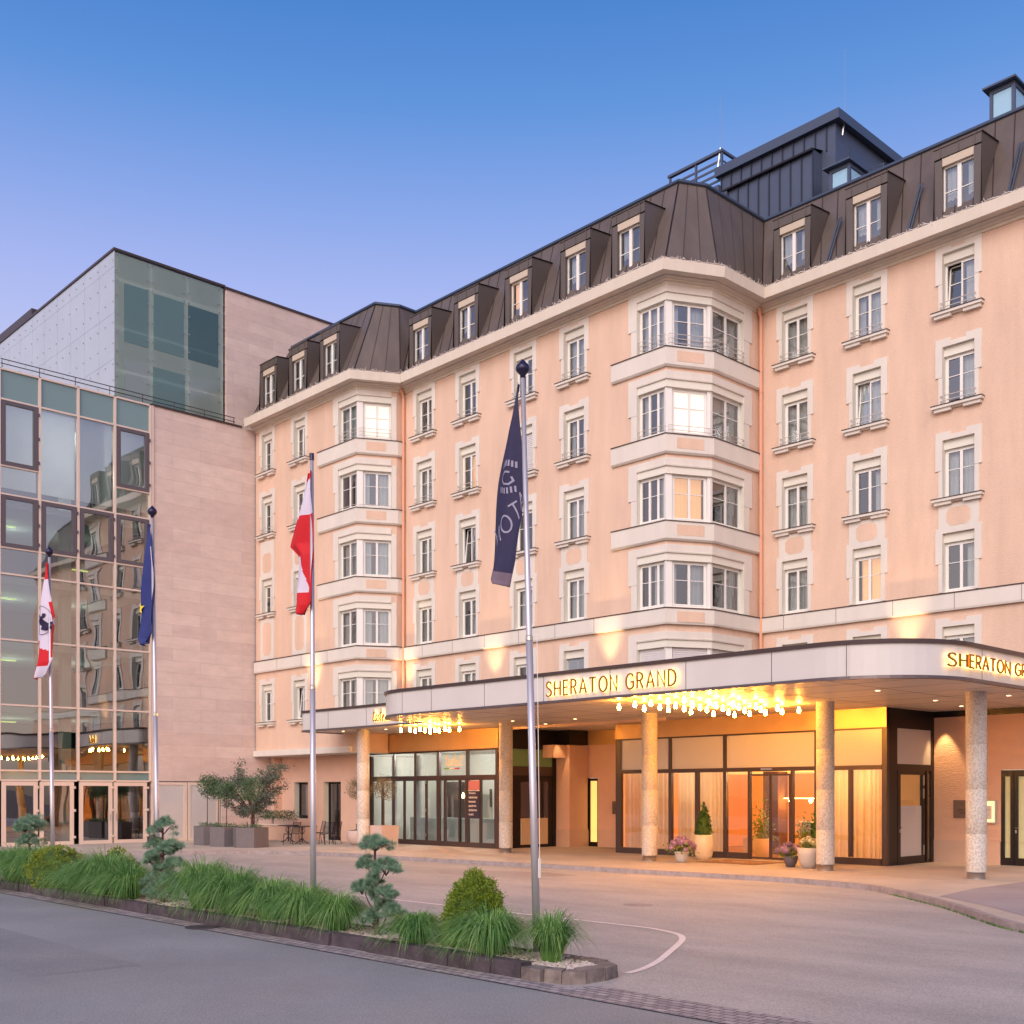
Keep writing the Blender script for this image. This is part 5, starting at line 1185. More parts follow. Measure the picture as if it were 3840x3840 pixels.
def flag(name,lab,left,right,mats,matf,folds=3,amp=.05,extra=None,rows=90,cols=44,y=YF):
    """left/right: (z -> x) edges of the hanging cloth"""
    z1=max(left[0][1],right[0][1]); z0=min(left[-1][1],right[-1][1])
    def ev(P,z):
        if z>=P[0][1]: return P[0][0]
        for a,c in zip(P,P[1:]):
            if z>=c[1]: t=(a[1]-z)/max(1e-6,a[1]-c[1]); return a[0]+(c[0]-a[0])*t
        return P[-1][0]
    zl0,zl1=left[0][1],left[-1][1]; zr0,zr1=right[0][1],right[-1][1]
    def P(u,v,e=0):
        z=(zl0+(zl1-zl0)*v)*(1-u)+(zr0+(zr1-zr0)*v)*u
        a=ev(left,zl0+(zl1-zl0)*v); c=ev(right,zr0+(zr1-zr0)*v); x=a+(c-a)*u
        yy=y-.05-e+amp*math.sin(u*folds*PI+v*2.2)*(.35+v)+.03*math.sin(v*9+u*4)
        return (x,yy,z)
    b=MB(); vs=[P(i/cols,j/rows) for j in range(rows+1) for i in range(cols+1)]; fs=[];b.v=vs
    for j in range(rows):
        for i in range(cols):
            a=j*(cols+1)+i; b.f.append((a,a+1,a+cols+2,a+cols+1)); b.m.append(matf((i+.5)/cols,(j+.5)/rows))
    t=empty(name,(x0:=right[0][0],y,z1),label=lab,cat='flag'); o=(x0,y,z1)
    c=kid(b,'cloth',mats,t,o,smooth=True); m=c.modifiers.new('thick','SOLIDIFY'); m.thickness=.004
    if extra: extra(t,o,P)
def strokes_on(P,strokes,u0,v0,su,sv,pen,mb,rot=0,e=.012):
    for st in strokes:
        for a,c in zip(st,st[1:]):
            k=3
            for q in range(k):
                p=[a[0]+(c[0]-a[0])*q/k,a[1]+(c[1]-a[1])*q/k]; r=[a[0]+(c[0]-a[0])*(q+1)/k,a[1]+(c[1]-a[1])*(q+1)/k]
                d=Vector((r[0]-p[0],r[1]-p[1])); 
                if d.length<1e-6: continue
                nn=Vector((-d.y,d.x)).normalized()*pen/2; d=d.normalized()*pen*.3
                cs=[(p[0]-nn.x-d.x,p[1]-nn.y-d.y),(r[0]-nn.x+d.x,r[1]-nn.y+d.y),(r[0]+nn.x+d.x,r[1]+nn.y+d.y),(p[0]+nn.x-d.x,p[1]+nn.y-d.y)]
                out=[]
                for X,Y in cs:
                    X_=X*math.cos(rot)-Y*math.sin(rot); Y_=X*math.sin(rot)+Y*math.cos(rot)
                    out.append(P(u0+X_*su,v0-Y_*sv,e))
                mb.quad(*out)
def ex1(t,o,P):
    b=MB()
    mir=lambda sts:[[( -a,c) for a,c in s] for s in sts]
    # arc-shaped crest of short bars with a curved initial between them
    for i in range(6):
        a=-.55+i*.22; b.quad(P(.22+i*.1,.375+abs(a)*.02,.012),P(.28+i*.1,.375+abs(a)*.02,.012),P(.27+i*.1,.405+abs(a)*.02,.012),P(.21+i*.1,.405+abs(a)*.02,.012))
        b.quad(P(.16+i*.1,.515-abs(a)*.02,.012),P(.21+i*.1,.515-abs(a)*.02,.012),P(.22+i*.1,.545-abs(a)*.02,.012),P(.17+i*.1,.545-abs(a)*.02,.012))
    strokes_on(P,[[(.45,.9),(.1,.95),(-.2,.75),(-.25,.4),(0,.1),(.4,.05),(.7,.3),(.6,.55)]],.36,.50,.42,.07,.13,b)
    kid(b,'crest_print',M['flagprint'],t,o)
    b=MB(); r=.55
    for ch,u,v in (('N',.40,.775),('O',.70,.715),('T',.92,.655),('A',1.12,.60)):
        strokes_on(P,mir(STK[ch]),u,v,.40,.088,.10,b,rot=r)
    kid(b,'letter_print',M['flagprint'],t,o)
flag('hotel_flag','limp navy flag with mirrored pale letters and crest hanging on the front flagpole',
 [(-10.88,7.55),(-11.08,7.02),(-11.25,6.35),(-11.38,5.66),(-11.46,5.04),(-11.40,4.98)],[(-10.86,7.58),(-10.84,7.0),(-10.80,6.2),(-10.78,5.8),(-10.88,5.2),(-11.0,4.86)],
 [M['flagnavy'],M['flaggrey']],lambda u,v:1 if v>.93-.12*(1-u)*.0 and True and v>.935 else 0,folds=2.5,amp=.045,extra=ex1)
def m2(u,v):
    if v<.06: return 0
    if v<.30: return 1
    if v<.58: return 0
    if v<.84: return 1 if u<.2+(v-.58)*1.7 else 0
    return 0
flag('national_flag','limp red white red flag folded on the cut-off flagpole',
 [(-15.93,7.42),(-16.06,7.18),(-16.28,6.75),(-16.48,6.28),(-16.24,6.1),(-16.24,5.98),(-16.39,5.5),(-16.31,5.22),(-16.2,5.1)],[(-15.82,7.45),(-15.8,7.0),(-15.75,6.34),(-15.68,5.55),(-15.74,5.24),(-16.0,5.08)],
 [M['red'],M['flagwhite']],m2,folds=3,amp=.05)
def ex3(t,o,P):
    b=MB(); c=(.30,.70); pts=[]
    for k in range(10):
        r=1 if k%2==0 else .42; a=PI/2+k*PI/5; pts.append(P(c[0]+.17*r*math.cos(a),c[1]-.055*r*math.sin(a),.05))
    ctr=P(*c,.05)
    for k in range(10): b.add([ctr,pts[k],pts[(k+1)%10]],[(0,1,2)])
    kid(b,'star',M['yellow'],t,o)
    b=MB(); b.tube([P(.82,.2,.02),P(.76,.35,.02),P(.74,.5,.02)],.012,4); kid(b,'flag_rope',M['flagwhite'],t,o)
flag('blue_star_flag','limp dark blue flag showing one yellow star',
 [(-21.85,7.62),(-22.02,7.1),(-22.18,6.35),(-22.28,5.7),(-22.33,5.26),(-22.05,5.13)],[(-21.78,7.6),(-21.62,7.3),(-21.50,6.4),(-21.47,5.8),(-21.49,5.34),(-21.75,5.2)],
 [M['flagblue']],lambda u,v:0,folds=3,amp=.06,extra=ex3)
def m4(u,v):
    if v<.14: return 0
    if u>.66 and .34<v<.50: return 0
    if u>.62 and .56<v<.86: return 0
    if v>.70+.12*(u) and u<.62 and not (u>.3 and v>.9): return 0
    if v>.66 and u<.15: return 0
    return 1
def ex4(t,o,P):
    b=MB()
    strokes_on(P,[[(.0,.95),(.16,.72),(.32,.48),(.52,.25),(.66,.08)]],.22,.585,.62,.135,.30,b,e=.03)
    strokes_on(P,[[(-.04,1.02),(.1,.92)],[(.2,.7),(.42,.86),(.46,1.0)],[(.05,.7),(-.04,.5)],[(.5,.3),(.74,.42),(.84,.3)],[(.42,.3),(.36,.06),(.5,.0)]],.22,.585,.62,.135,.13,b,e=.032)
    kid(b,'bear_print',M['ink'],t,o)
    b=MB(); ring=[P(.40+.30*math.cos(a),.50+.125*math.sin(a),.018) for a in [i*PI/12 for i in range(25)]]; b.tube(ring,.006,4,cap=False); kid(b,'oval_print',M['ink'],t,o)
flag('bear_flag','limp red and white flag with a black bear in an oval',
 [(-27.26,7.62),(-27.44,7.25),(-27.68,6.7),(-27.86,5.85),(-27.98,5.2),(-27.98,4.88)],[(-27.12,7.6),(-26.95,6.85),(-26.66,6.3),(-26.70,5.9),(-26.56,5.26),(-27.1,4.9)],
 [M['red'],M['flagwhite']],m4,folds=3,amp=.07,extra=ex4)
# ---------------------------------------------------------------- plants
def tuft(x,y,r,h,lab,n=700,seed=1,m='grass',upright=.0):
    rd=random.Random(seed); b=MB(); lx,ly=rd.uniform(-.15,.15),rd.uniform(-.2,.05)
    for i in range(n):
        a=rd.uniform(0,2*PI); rr=r*.2*math.sqrt(rd.random()); bx,by=rr*math.cos(a),rr*math.sin(a)
        az=a+rd.gauss(0,.45); f=rd.random(); rho=r*(.35+.85*f)*(1-.65*upright*rd.random()); hh=h*rd.uniform(.75,1.18)*(1.08-.25*f)
        zt=hh*(rd.uniform(.55,1.0) if (rd.random()<.3+upright) else rd.uniform(-.05,.55)); w=rd.uniform(.0045,.010)
        tx,ty=bx+(math.cos(az)+lx)*rho,by+(math.sin(az)+ly)*rho; mx_,my_=bx+(tx-bx)*.32,by+(ty-by)*.32; mz=max(hh*1.55-zt*.35,hh*.8)
        side=(-math.sin(az),math.cos(az)); segs=7; vs=[]
        for s in range(segs+1):
            t=s/segs; X=(1-t)**2*bx+2*t*(1-t)*mx_+t*t*tx; Y=(1-t)**2*by+2*t*(1-t)*my_+t*t*ty; Z=2*t*(1-t)*mz+t*t*zt; Z=max(Z,-.1 if y+Y<9.25 else .01); ww=w*(1-.9*t**1.5)
            vs+=[(X-side[0]*ww,Y-side[1]*ww,Z),(X+side[0]*ww,Y+side[1]*ww,Z)]
        b.add(vs,[(2*s,2*s+1,2*s+3,2*s+2) for s in range(segs)],0 if rd.random()<.72 else 1)
    b.build('grass_tuft',[M[m],M['grass2']],loc=(x,y,-.01),label=lab,cat='ornamental grass',group='tufts of ornamental grass in the planting island')
G=[(-9.85,9.95,0.56,0.58,'wispy upright tuft at the gravel end of the island',620,.55),
(-10.80,9.8,0.74,0.58,'dense arching tuft in front of the pointed shrub',1500,0),
(-12.35,9.8,0.63,0.45,'low dark tuft left of the pointed shrub, drooping over the kerb',1100,0),
(-14.35,9.85,0.65,0.56,'rounded tuft just left of the blue cloud-pruned juniper by the bare gravel',1100,0),
(-15.3,9.85,0.81,0.65,'tuft directly right of the second flagpole',1300,0),
(-16.35,9.9,0.87,0.69,'tuft left of the second flagpole in the middle row',1400,0),
(-17.55,9.9,0.96,0.78,'tall bushy tuft in the middle of the island',1500,.1),
(-18.75,9.95,0.95,0.85,'tall tuft left of the middle of the island with pale tips',1500,.1),
(-21.5,9.8,0.95,0.69,'tuft left of the middle juniper spilling on the kerb',1400,0),
(-22.6,9.85,1.06,0.87,'large mop-like tuft between the box shrub and the third pole',1700,0),
(-23.7,9.7,0.73,0.62,'tuft to the right of the golden box shrub',900,0),
(-26.5,9.85,1.12,0.85,'large arching tuft left of the golden box shrub near the left edge',1700,0),
(-28.1,9.95,1.01,0.81,'leftmost arching grass tuft at the picture edge',1400,0)]
for i,(x,y,r,h,l,n,up) in enumerate(G): tuft(x,y,r,h,l,n,seed=20+i,upright=up)
def leaves(mb,pts,size,rd,mi=0,elong=1.6,norm=None):
    for p in pts:
        s=size*rd.uniform(.6,1.3); d=Vector((rd.gauss(0,1),rd.gauss(0,1),rd.gauss(0,1))).normalized()
        if norm is not None: d=(d*.8+(Vector(p)-norm).normalized()).normalized()
        e=d.cross(Vector((rd.gauss(0,1),rd.gauss(0,1),rd.gauss(0,1)))).normalized()
        p=Vector(p); a=p+d*s*elong; c=p+d*s*elong*.5+e*s*.4; f=p+d*s*elong*.5-e*s*.4
        mb.add([p,c,a,f],[(0,1,2,3)],mi)
def juniper(x,y,h,pads,stems,lab,seed,dens=1.0):
    rd=random.Random(seed); t=empty('cloud_pruned_juniper',(x,y,0),label=lab,cat='juniper',group='cloud-pruned blue junipers in the island')
    b=MB()
    for st,r0 in stems: 
        P=smooth([(a*h,c*h*.0+d*h,e*h) for a,c,d,e in st],4) if False else smooth([(a*h,d*h,e*h) for a,d,e in st],4); k=len(P); b.tube([(p[0]+rd.uniform(-.006,.006),p[1],p[2]) for p in P],[r0*(1-.7*i/k) for i in range(k)],7)
    for (px,py,pz,rx,rz) in pads:
        c=Vector((px*h,py*h,pz*h))
        for k in range(9):
            a=rd.uniform(0,2*PI); q=c+Vector((math.cos(a)*rx*h*.7,math.sin(a)*rx*h*.6,rd.uniform(-.3,.4)*rz*h)); b.tube([c-Vector((0,0,rz*h*1.1)),c.lerp(q,.5)-Vector((0,0,rz*h*.4)),q],[.009,.006,.003],4)
    gk(b,'trunk',M['bark'],t)
    b=MB()
    for (px,py,pz,rx,rz) in pads:
        c=Vector((px*h,py*h,pz*h)); nc=int(9+rx*60)
        for k in range(int(nc*1.4)):
            aa=rd.uniform(0,2*PI); q=math.sqrt(rd.random()); cc=c+Vector((math.cos(aa)*rx*h*q*.98,math.sin(aa)*rx*h*q*.8,rz*h*(1.5*(1-q*q)-.7)+rd.gauss(0,.03))); cr=rd.uniform(.028,.055)*(rx/.13)**.5*h/1.4
            for i in range(int(190*dens)):
                d=Vector((rd.gauss(0,1),rd.gauss(0,1),rd.gauss(.25,.8))).normalized(); p=cc+d*cr*rd.random()**.5; p.z=cc.z+(p.z-cc.z)*.7
                L_=rd.uniform(.03,.08); dd=(d+Vector((rd.gauss(0,.35),rd.gauss(0,.35),.25+rd.gauss(0,.25)))).normalized(); e=dd.cross(Vector((rd.random(),rd.random(),rd.random()))).normalized()*.0042
                b.add([p-e,p+e,p+dd*L_],[(0,1,2)])
    gk(b,'foliage_pads',M['juniper'],t)
PADS1=[(-.02,0,.93,.20,.075),(-.19,.02,.72,.12,.05),(.16,0,.71,.16,.085),(.0,-.03,.55,.115,.055),(-.24,0,.47,.11,.06),(.18,-.02,.45,.12,.05),(.24,.02,.27,.12,.06),(-.02,-.04,.21,.10,.05),(.05,.04,.33,.07,.035),(-.07,.05,.42,.07,.035)]
ST1=[([(.02,0,0),(.0,0,.15),(-.02,.01,.45),(-.02,0,.75),(-.02,0,.9)],.042),([(.0,0,.03),(-.05,0,.12),(-.04,-.02,.2)],.02),([(.03,0,.05),(.12,0,.13),(.15,.01,.2),(.21,.01,.25)],.02),([(-.01,0,.25),(.08,0,.3),(.15,0,.42)],.014),([(-.01,0,.25),(-.12,0,.32),(-.2,0,.44)],.016),([(-.02,0,.55),(-.1,0,.62),(-.17,.02,.7)],.014),([(-.02,0,.5),(.07,0,.55),(.14,0,.66)],.015),([(-.01,0,.3),(.0,-.02,.5)],.014)]
juniper(-13.42,9.9,1.47,PADS1,ST1,'blue cloud-pruned juniper in bare gravel, nearest to the tip of the island',5)
PADS2=[(.02,0,.92,.20,.09),(-.2,0,.72,.15,.06),(.22,0,.70,.18,.06),(.02,-.03,.62,.2,.06),(-.26,0,.50,.13,.06),(.33,0,.50,.16,.05),(-.18,0,.28,.2,.07),(.2,0,.32,.17,.05),(.0,0,.42,.12,.05),(-.05,0,.14,.24,.06)]
juniper(-20.35,9.95,1.6,PADS2,[([(0,0,0),(.02,0,.3),(.0,0,.6),(0,0,.9)],.05),([(.0,0,.4),(.1,0,.5),(.18,0,.5)],.018),([(.0,0,.35),(-.1,0,.42),(-.15,0,.45)],.018),([(0,0,.62),(.08,0,.66),(.13,0,.7)],.014)],'grey-blue cloud-pruned juniper between big grass tufts in front of the third pole',6)
PADS3=[(.06,0,.88,.26,.10),(-.14,0,.8,.18,.07),(.05,0,.62,.24,.08),(.28,0,.42,.16,.05),(-.2,0,.3,.2,.07),(.2,0,.84,.18,.06)]
juniper(-27.4,10.0,1.62,PADS3,[([(.03,0,0),(.04,0,.3),(.03,0,.75)],.05),([(.03,0,.3),(.12,0,.35),(.18,0,.38)],.016)],'flat-topped juniper at the left edge in front of the glass doors',7)
def shrub(x,y,prof,lab,name,m,n,seed,leaf=.022,cat='shrub',zb=0,group=None,parent=None,stem=True):
    rd=random.Random(seed); b=MB(); H_=prof[-1][1]
    def rad(z):
        for (r0,z0),(r1,z1) in zip(prof,prof[1:]):
            if z<=z1: return r0+(r1-r0)*(z-z0)/(z1-z0)
        return 0
    rm=max(p[0] for p in prof); pts=[]
    while len(pts)<n:
        z=rd.uniform(0,H_); r=rad(z)
        if rd.random()>r/rm+.08: continue
        a=rd.uniform(0,2*PI); lump=1+.08*math.sin(a*4+z*9+seed)+.05*math.sin(a*9-z*17+seed); q=r*lump*(rd.random()**.2); cs=min(.07,rm*.17)*rd.uniform(.5,1.2)
        cc=Vector((q*math.cos(a),q*math.sin(a),zb+z))
        for k in range(22):
            d=Vector((rd.gauss(0,1),rd.gauss(0,1),rd.gauss(0,1))).normalized(); w_=cc+d*cs*rd.random()**.5
            if w_.z>zb+.0: pts.append(w_)
    leaves(b,pts,leaf,rd,norm=Vector((0,0,zb+H_*.35)),elong=1.9)
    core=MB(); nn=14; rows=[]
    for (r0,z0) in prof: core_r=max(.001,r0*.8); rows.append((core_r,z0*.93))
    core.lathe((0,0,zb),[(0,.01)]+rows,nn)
    if parent is None:
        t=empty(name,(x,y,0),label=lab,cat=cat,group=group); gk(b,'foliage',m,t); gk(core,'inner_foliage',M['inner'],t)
        if stem:
            s=MB(); 
            for k in range(7): a=k*.9; s.tube([(0,0,-.02),(.1*rm*math.cos(a)*3,.1*rm*math.sin(a)*3,H_*.4),(.2*rm*math.cos(a)*3,.2*rm*math.sin(a)*3,H_*.62)],[.014,.01,.005],5)
            gk(s,'stems',M['bark'],t)
        return t
    return gk(b,'foliage',m,parent)
shrub(-11.62,10.25,[(.36,0),(.46,.14),(.44,.4),(.36,.64),(.25,.84),(.13,.97),(.04,1.03)],'plump pointed yellow-green yew behind the grass near the front flagpole','pointed_shrub',M['yew'],30000,3,.017)
shrub(-24.95,9.72,[(.45,0),(.62,.25),(.62,.52),(.46,.8),(.1,.95)],'golden-green rounded box shrub among the grasses at left','box_shrub',M['boxleaf'],9000,4,.024)
shrub(-23.4,10.35,[(.4,0),(.5,.4),(.42,.7),(.1,.93)],'smaller box shrub top peeping over the grass behind the golden one','box_shrub',M['boxleaf'],5000,5,.024)
def ball_tree(x,y,hs,r,rz,lab,seed,m,n=2600,z0=0,cat='small tree',name='standard_tree',leaf=.04,rs=.022,parent=None):
    rd=random.Random(seed); t=parent or empty(name,(x,y,z0),label=lab,cat=cat)
    o_=Vector((0,0,0)) if parent is None else Vector((x,y,z0))
    b=MB(); c=Vector((0,0,hs)); b.tube([o_,o_+Vector((.01,0,hs*.5)),o_+c-Vector((0,0,rz*.6))],[rs,rs*.8,rs*.7],7)
    tips=[]
    for k in range(14):
        d=Vector((rd.gauss(0,1),rd.gauss(0,1),rd.gauss(.3,1))).normalized(); e=c+Vector((d.x*r*.8,d.y*r*.8,d.z*rz*.8)); tips.append(e)
        b.tube([o_+c-Vector((0,0,rz*.6)),o_+c.lerp(e,.45)-Vector((0,0,rz*.15)),o_+e],[rs*.45,rs*.3,.003],4)
    gk(b,'trunk',M['bark'],t); b=MB(); pts=[]
    for i in range(n):
        if rd.random()<.6: e=rd.choice(tips); q=e+Vector((rd.gauss(0,1)*r*.22,rd.gauss(0,1)*r*.22,rd.gauss(0,1)*rz*.22))
        else:
            d=Vector((rd.gauss(0,1),rd.gauss(0,1),rd.gauss(0,1))).normalized()*(rd.random()**.35); q=c+Vector((d.x*r,d.y*r,d.z*rz))
        pts.append(o_+q)
    leaves(b,pts,leaf,rd); gk(b,'crown',m,t); return t
# hexagonal grey planters with standard trees
def planter(x,y,r,h,rot,lab,n=6):
    t=empty('planter_box',(x,y,0),rot,label=lab,cat='planter',group='grey planters on the terrace')
    P=[(r*math.cos(2*PI*i/n),r*math.sin(2*PI*i/n)) for i in range(n)]; b=MB()
    for i in range(n):
        a,c=P[i],P[(i+1)%n]; ai,ci=(a[0]*.93,a[1]*.93),(c[0]*.93,c[1]*.93)
        b.hexa([(*a,0),(*c,0),(*ci,0),(*ai,0),(*a,h),(*c,h),(*ci,h),(*ai,h)])
    gk(b,'tub',M['planter'],t); b=MB(); b.prism([(a*.93,c*.93) for a,c in P],h-.08,h-.05); gk(b,'earth',M['soil'],t)
    return t
def low_plants(x,y,r,z,lab,seed,m='laurel'):
    rd=random.Random(seed); b=MB(); pts=[(r*math.sqrt(rd.random())*math.cos(a:=rd.uniform(0,6.28)),r*math.sqrt(rd.random())*math.sin(a),rd.uniform(0,.2)) for _ in range(420)]
    leaves(b,pts,.035,rd,elong=2.2); b.build('underplanting',M[m],loc=(x,y,z),label=lab,cat='plant')
PLN=[(-42.0,22.55,.62,'hexagonal grey planter furthest left on the terrace'),(-40.45,22.45,.68,'middle hexagonal grey planter on the terrace'),(-39.05,22.75,.72,'hexagonal grey planter nearest to the garden chairs')]
for i,(x,y,r,l) in enumerate(PLN):
    planter(x,y,r,.78,.2+.25*i,l,6); low_plants(x,y,r*.7,.7,'low leafy planting in the '+('left','middle','right')[i]+' terrace planter',40+i)
ball_tree(-42.15,22.55,1.72,.46,.44,'ball-crowned laurel in the left terrace planter',31,M['laurel'],2400,.7)
ball_tree(-41.7,22.8,1.55,.4,.36,'slightly hidden ball-crowned laurel behind the one in the left planter',34,M['laurel'],1600,.7)
ball_tree(-40.5,22.5,1.5,.44,.38,'ball-crowned laurel in the middle terrace planter',32,M['laurel'],2300,.7)
ball_tree(-39.0,22.75,1.55,.46,.46,'ball-crowned laurel in the right terrace planter',33,M['laurel'],2400,.7)
# spreading maple
def maple(x,y,lab):
    rd=random.Random(77); t=empty('spreading_maple',(x,y,0),label=lab,cat='tree'); b=MB(); tips=[]
    b.tube([(0,0,0),(.02,0,.8),(0,.02,1.25)],[.11,.09,.08],8)
    for k in range(22):
        a=2*PI*k/22*3.3+rd.uniform(-.3,.3); rr=rd.uniform(.5,1.75); zz=rd.uniform(1.6,3.75)-rr*.25
        m_=Vector((math.cos(a)*rr*.45,math.sin(a)*rr*.45,1.25+(zz-1.25)*.6)); e=Vector((math.cos(a)*rr,math.sin(a)*rr,zz)); b.tube([(0,.02,1.2),m_,e],[.04,.022,.006],5); tips.append((m_,e))
        for q in range(6):
            s=m_.lerp(e,rd.uniform(.2,1)); f=s+Vector((rd.gauss(0,.32),rd.gauss(0,.32),rd.gauss(.05,.2))); b.tube([s,s.lerp(f,.5)+Vector((0,0,.03)),f],[.01,.006,.003],4); tips.append((s,f))
    gk(b,'trunk',M['bark'],t); b=MB(); pts=[]
    for m_,e in tips:
        for q in range(62):
            s=m_.lerp(e,rd.uniform(.25,1.08)); pts.append(s+Vector((rd.gauss(0,.09),rd.gauss(0,.09),rd.gauss(0,.07))))
    leaves(b,pts,.055,rd,elong=1.8); gk(b,'crown',M['maple'],t)
maple(-42.6,24.9,'airy spreading maple with purple-green leaves on the terrace beside the stone wall')
b=MB(); b.lathe((0,0,0),[(.3,0),(.36,.3),(.38,.6),(.34,.6),(.32,.5),(.0,.5)],20); b.build('round_tub',M['potdark'],loc=(-42.6,24.9,0),label='dark round tub at the foot of the spreading maple',cat='plant pot')
# low terrace wall with planting
TW=empty('terrace_wall',(-44,27.3,0),label='low pale wall in front of the recessed terrace windows',cat='wall')
b=MB(); b.box(-46.2,-42.95,27.25,27.45,0,.66); b.box(-42.95-.2,-42.95,27.45,28.38,0,.66); kid(b,'wall_body',M['plinth'],TW,(-44,27.3,0)); b=MB(); b.box(-46.2,-42.9,27.2,27.5,.66,.71); kid(b,'wall_cap',M['trim'],TW,(-44,27.3,0))
def box_plants(x,y,w,z,lab,seed):
    t=empty('window_box',(x,y,z),label=lab,cat='window box',group='plant boxes on the terrace wall'); b=MB(); b.box(-w/2,w/2,-.15,.15,0,.26); gk(b,'box',M['terra'],t)
    rd=random.Random(seed); b=MB(); leaves(b,[(rd.uniform(-w/2-.05,w/2+.05),rd.uniform(-.2,.2),.22+rd.random()**1.5*.4) for _ in range(900)],.04,rd,elong=2.2); gk(b,'plants',M['laurel'],t)
box_plants(-43.9,27.35,1.5,.71,'leafy green clay box on the terrace wall, under the window',61)
box_plants(-45.4,27.35,1.1,.71,'leafy box at the far left of the terrace wall',62)
# garden table and chairs
def chair():
    t=empty('garden_chair',(0,0,0),cat='chair',group='dark metal garden chairs on the terrace')
    W_=.24
    for sx in (-1,1):
        b=MB(); b.tube([(sx*W_,-.24,0),(sx*W_,-.2,.44)],.014,6); gk(b,'front_leg',M['darkmetal'],t)
        b=MB(); b.tube([(sx*W_,.26,0),(sx*W_,.2,.3),(sx*W_,.19,.46),(sx*W_,.3,.94)],.014,6); gk(b,'rear_leg',M['darkmetal'],t)
    b=MB(); 
    for k in range(8): y=-.2+k*.055; b.box(-W_,W_,y,y+.035,.44,.452)
    b.box(-W_-.01,-W_+.02,-.21,.2,.42,.445); b.box(W_-.02,W_+.01,-.21,.2,.42,.445); gk(b,'seat',M['darkmetal'],t)
    b=MB()
    for k in range(9): z=.5+k*.05; y=.19+(z-.46)*.23; b.box(-W_,W_,y-.006,y+.006,z,z+.022)
    gk(b,'backrest',M['darkmetal'],t); return t
def place(o,x,y,rz,lab): o.location=(x,y,0); o.rotation_euler.z=rz; o['label']=lab; return o
CH=chair(); place(CH,-40.0,25.2,R(-70),'garden chair nearest to the hexagonal planters, left of the round table')
place(copy_tree(CH),-40.45,26.75,R(-20),'garden chair pushed behind the round table, toward the wall')
place(copy_tree(CH),-39.3,26.75,R(-75),'garden chair right of the round table, showing its slatted back')
place(copy_tree(CH),-40.9,24.0,R(150),'garden chair half hidden behind the planters with its back to the camera')
place(copy_tree(CH),-38.9,26.2,R(-95),'garden chair furthest right of the round table')
place(copy_tree(CH),-37.9,27.3,R(-60),'garden chair beside the round cream bowl and the first column')
def table(x,y,lab,r=.45):
    t=empty('garden_table',(x,y,0),label=lab,cat='table',group='round garden tables on the terrace'); b=MB(); b.lathe((0,0,0),[(0,.74),(r,.74),(r,.715),(0,.715)],28); gk(b,'table_top',M['darkmetal'],t)
    b=MB(); b.lathe((0,0,0),[(.03,.06),(.025,.4),(.04,.71)],10)
    gk(b,'column',M['darkmetal'],t)
    for k in range(3): a=k*2*PI/3+.4; b=MB(); b.tube([(0,0,.25),(.12*math.cos(a),.12*math.sin(a),.1),(.32*math.cos(a),.32*math.sin(a),.02)],[.025,.022,.018],6); gk(b,'foot',M['darkmetal'],t)
    for k in range(4): a=k*PI/2; b=MB(); b.tube([(.03*math.cos(a),.03*math.sin(a),.4),(.16*math.cos(a),.16*math.sin(a),.52),(.1*math.cos(a),.1*math.sin(a),.66),(.2*math.cos(a),.2*math.sin(a),.71)],.009,5); gk(b,'scroll',M['darkmetal'],t)
table(-40.3,25.9,'round dark garden table in front of the terrace wall',.62); table(-42.0,26.3,'second round garden table further back by the stone wall',.45)
# pots
def pot(x,y,prof,m,lab,name='plant_pot',z=0):
    b=MB(); b.lathe((0,0,0),prof,32); t=empty(name,(x,y,z),label=lab,cat='plant pot'); gk(b,'pot',m,t,smooth=True); b=MB(); r=prof[-1][0]*.9; b.lathe((0,0,0),[(r,prof[-1][1]-.05),(0,prof[-1][1]-.04)],20); gk(b,'earth',M['soil'],t); return t
tall=[(0,0),(.2,0),(.27,.15),(.315,.4),(.32,.55),(.29,.75),(.27,.8),(.25,.8)]
pot(-21.72,28.78,tall,M['potcream'],'tall cream bulbous pot left of the sliding doors')
shrub(-21.72,28.78,[(.24,0),(.27,.12),(.22,.45),(.14,.75),(.05,.98),(.01,1.05)],'clipped green cone growing in the tall cream pot','cone_topiary',M['cypress'],5200,12,.02,cat='topiary',zb=.74)
pot(-17.7,28.9,tall,M['potgrey'],'tall grey pot behind the fourth column, right of the doors')
shrub(-17.7,28.9,[(.2,0),(.22,.12),(.18,.45),(.11,.75),(.04,1.0),(.01,1.1)],'narrow dark green cone growing beside the fourth column','cone_topiary',M['cypress'],4600,13,.02,cat='topiary',zb=.74)
pot(-21.35,27.2,[(0,0),(.13,0),(.19,.12),(.22,.3),(.23,.34),(.2,.34)],M['potgrey'],'small grey pot full of pink hydrangeas left of the entrance')
pot(-17.95,27.85,[(0,0),(.12,0),(.18,.14),(.21,.28),(.2,.33),(.18,.33)],M['potdark'],'small dark pot full of mauve hydrangeas right of the doors')
pot(-17.3,27.75,[(0,0),(.17,0),(.25,.16),(.305,.4),(.31,.58),(.28,.58)],M['potgrey'],'round pale grey pot with pale flowers right of the doors')
